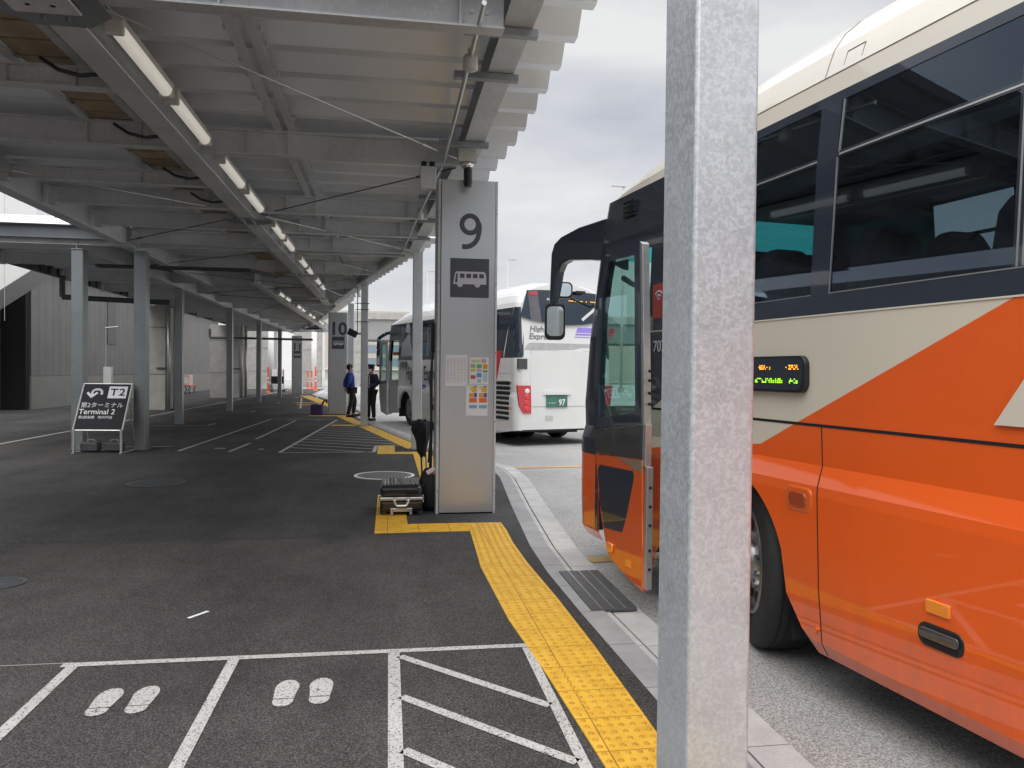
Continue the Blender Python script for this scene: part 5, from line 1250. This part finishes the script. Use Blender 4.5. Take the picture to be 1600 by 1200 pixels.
# posts, signs, bench, vehicle in the distance
def post(x, y, label, h=.8, first=[None]):
    if first[0] is None:
        t = thing('bollard_post', '', 'bollard post', (x, y, 0)); MB().cyl((0,0,.05),(0,0,h),.045,10).build('tube', M_ORANGEP, t); MB().cyl((0,0,0),(0,0,.05),.14,14,.11).build('base', M_ORANGEP, t)
        mb = MB()
        for z in (.45,.62): mb.cyl((0,0,z),(0,0,z+.07),.047,10)
        mb.build('reflective_band', M_WHITE, t); first[0] = t
    else: t = copy_tree(first[0]); t.location = (x, y, 0)
    tag(t, label, 'bollard post', 'orange bollard posts'); t.scale = (1.25, 1.25, h/.8)
for x, y, h, l in [(-7.75,52,1.15,'orange post just left of the far sign board'),(-9.5,45.5,1.1,'orange post between grey terminal wall and concrete pier'),(-5.2,57,1.2,'tall orange post alone right of bay pillar 11'),
    (-6.25,62,1.0,'leftmost of the three clustered orange posts right of pillar 11'),(-6.0,62.4,1.0,'middle of the three clustered orange posts right of pillar 11'),(-5.7,62.8,1.0,'rightmost of the three clustered orange posts right of pillar 11'),(-6.45,54,1.1,'orange post tucked against the left side of pillar 11')]: post(x, y, l, h)
t = thing('sign_stand', 'far black and white sign board with a red mark beside the thin columns', 'sign board', (-7.3, 53, 0))
MB().box(-.42,-.02,.55,.42,.02,1.05).build('panel', M_SIGNB, t); MB().box(-.38,-.025,1.06,.42,.015,1.52).build('upper_panel', M_WHITE, t); MB().box(0.0,-.032,1.2,.3,-.026,1.4).build('red_mark', M_RED, t)
mb = MB()
for x in (-.4,.4): mb.box(x-.02,-.03,0,x+.02,.03,1.52); mb.box(x-.12,-.25,0,x+.12,.25,.18)
mb.build('stand', M_DARKST, t); MB().box(.1,-.05,.15,.4,.05,.5).build('lower_card', M_WHITE, t)
t = thing('notice_board', 'tall red notice panel left of bay pillar 11', 'sign', (-6.75, 58, 0)); MB().box(-.22,-.03,.4,.22,.03,2.1).build('panel', M_RED, t); MB().box(-.03,-.06,0,.03,-.03,.4).build('post', M_DARKST, t); MB().box(-.15,-.036,1.2,.15,-.031,1.6).build('panel_mark', m_plain('dark_red_print', (.3,.02,.03), .5), t)
t = thing('notice_board', 'red and white notice panel left of bay pillar 10', 'sign', (-4.75, 66, 0)); MB().box(-.22,-.03,.9,.22,.03,2.2).build('panel', M_RED, t); MB().box(-.03,-.06,0,.03,-.03,.9).build('post', M_DARKST, t); MB().box(-.15,-.036,1.3,.15,-.031,1.6).build('panel_mark', M_WHITE, t)
t = thing('bench', 'small bench with dark curved legs by the terminal wall', 'bench', (-12.05, 49.2, 0))
MB().box(-.35,-.8,.42,.35,.8,.50).build('seat', m_plain('reddish_wood', (.45,.16,.12), .6), t)
for y in (-.6,.6): MB().tube([(-.3,y,.42),(-.2,y,.2),(-.32,y,.0)], .03, 6).tube([(.3,y,.42),(.2,y,.2),(.32,y,.0)], .03, 6).build('leg', M_BLKPL, t)
t = thing('poster_box', 'pale pink printed box standing on the bench', 'box', (-12.05, 49.2, .501)); MB().box(-.2,-.4,0,.2,.4,.62).build('box', m_plain('pale_pink_card', (.72,.52,.46), .6, 0, .1, 4), t, .01); MB().box(-.12,-.405,.1,.15,-.401,.5).build('print', M_WHITE, t)
t = thing('parked_van', 'small white van parked far away beyond the concrete pier', 'van', (-13.6, 84, -.06), R(-20))
MB().extr([(-.8,-1.8,.35),(-.8,1.9,.35),(-.8,2.0,.95),(-.8,1.5,1.1),(-.8,.9,1.75),(-.8,-1.7,1.8),(-.8,-1.8,1.7)], (1.6,0,0)).build('body', M_BUSW, t, .08, seg=3)
mb = MB(); mb.extr([(-.81,.1,1.1),(-.81,1.3,1.1),(-.81,.85,1.65),(-.81,.1,1.65)], (1.62,0,0)); mb.extr([(-.81,-1.5,1.1),(-.81,0,1.1),(-.81,0,1.65),(-.81,-1.5,1.65)], (1.62,0,0)); mb.box(-.65,-1.82,1.1,.65,-1.79,1.6); mb.build('window', M_GLASSR, t)
for x in (-.8,.62):
    for y in (-1.15,1.3): MB().cyl((x,y,.3),(x+.18,y,.3),.3,18).build('wheel', M_RUB, t)
for x in (-.7,.5): MB().box(x,-1.83,.75,x+.2,-1.78,1.05).build('tail_light', M_REDL, t)
# lamp posts against the sky
def lamp(x, y, h, ln, label, thick=.07, head=.35):
    t = thing('lamp_post', label, 'lamp post', (x, y, -.06), 0, 'lamp posts against the sky')
    MB().cyl((0,0,0),(0,0,h),thick,10,thick*.6).build('pole', M_CAP, t, smooth=True); MB().box(-.03,-.06,h-.02,ln,.06,h+.04).build('arm', M_CAP, t); MB().box(ln-.1,-.13,h-.05,ln+head,.13,h+.07).build('lamp_head', M_CAP, t, .03)
    MB().box(-.2,-.2,0,.2,.2,.4).build('foot', M_CONC, t)
lamp(9.24, 60, 10.4, .25, 'slim lamp post rising above the white coach roof right of pillar 9', .09); lamp(2.95, 60, 9.3, .3, 'slim lamp post left of pillar 9 above the white coach', .08)
t = lamp(18.6, 60, 16.6, -.9, 'tall floodlight mast showing above the orange coach mirror', .12, 1.1)
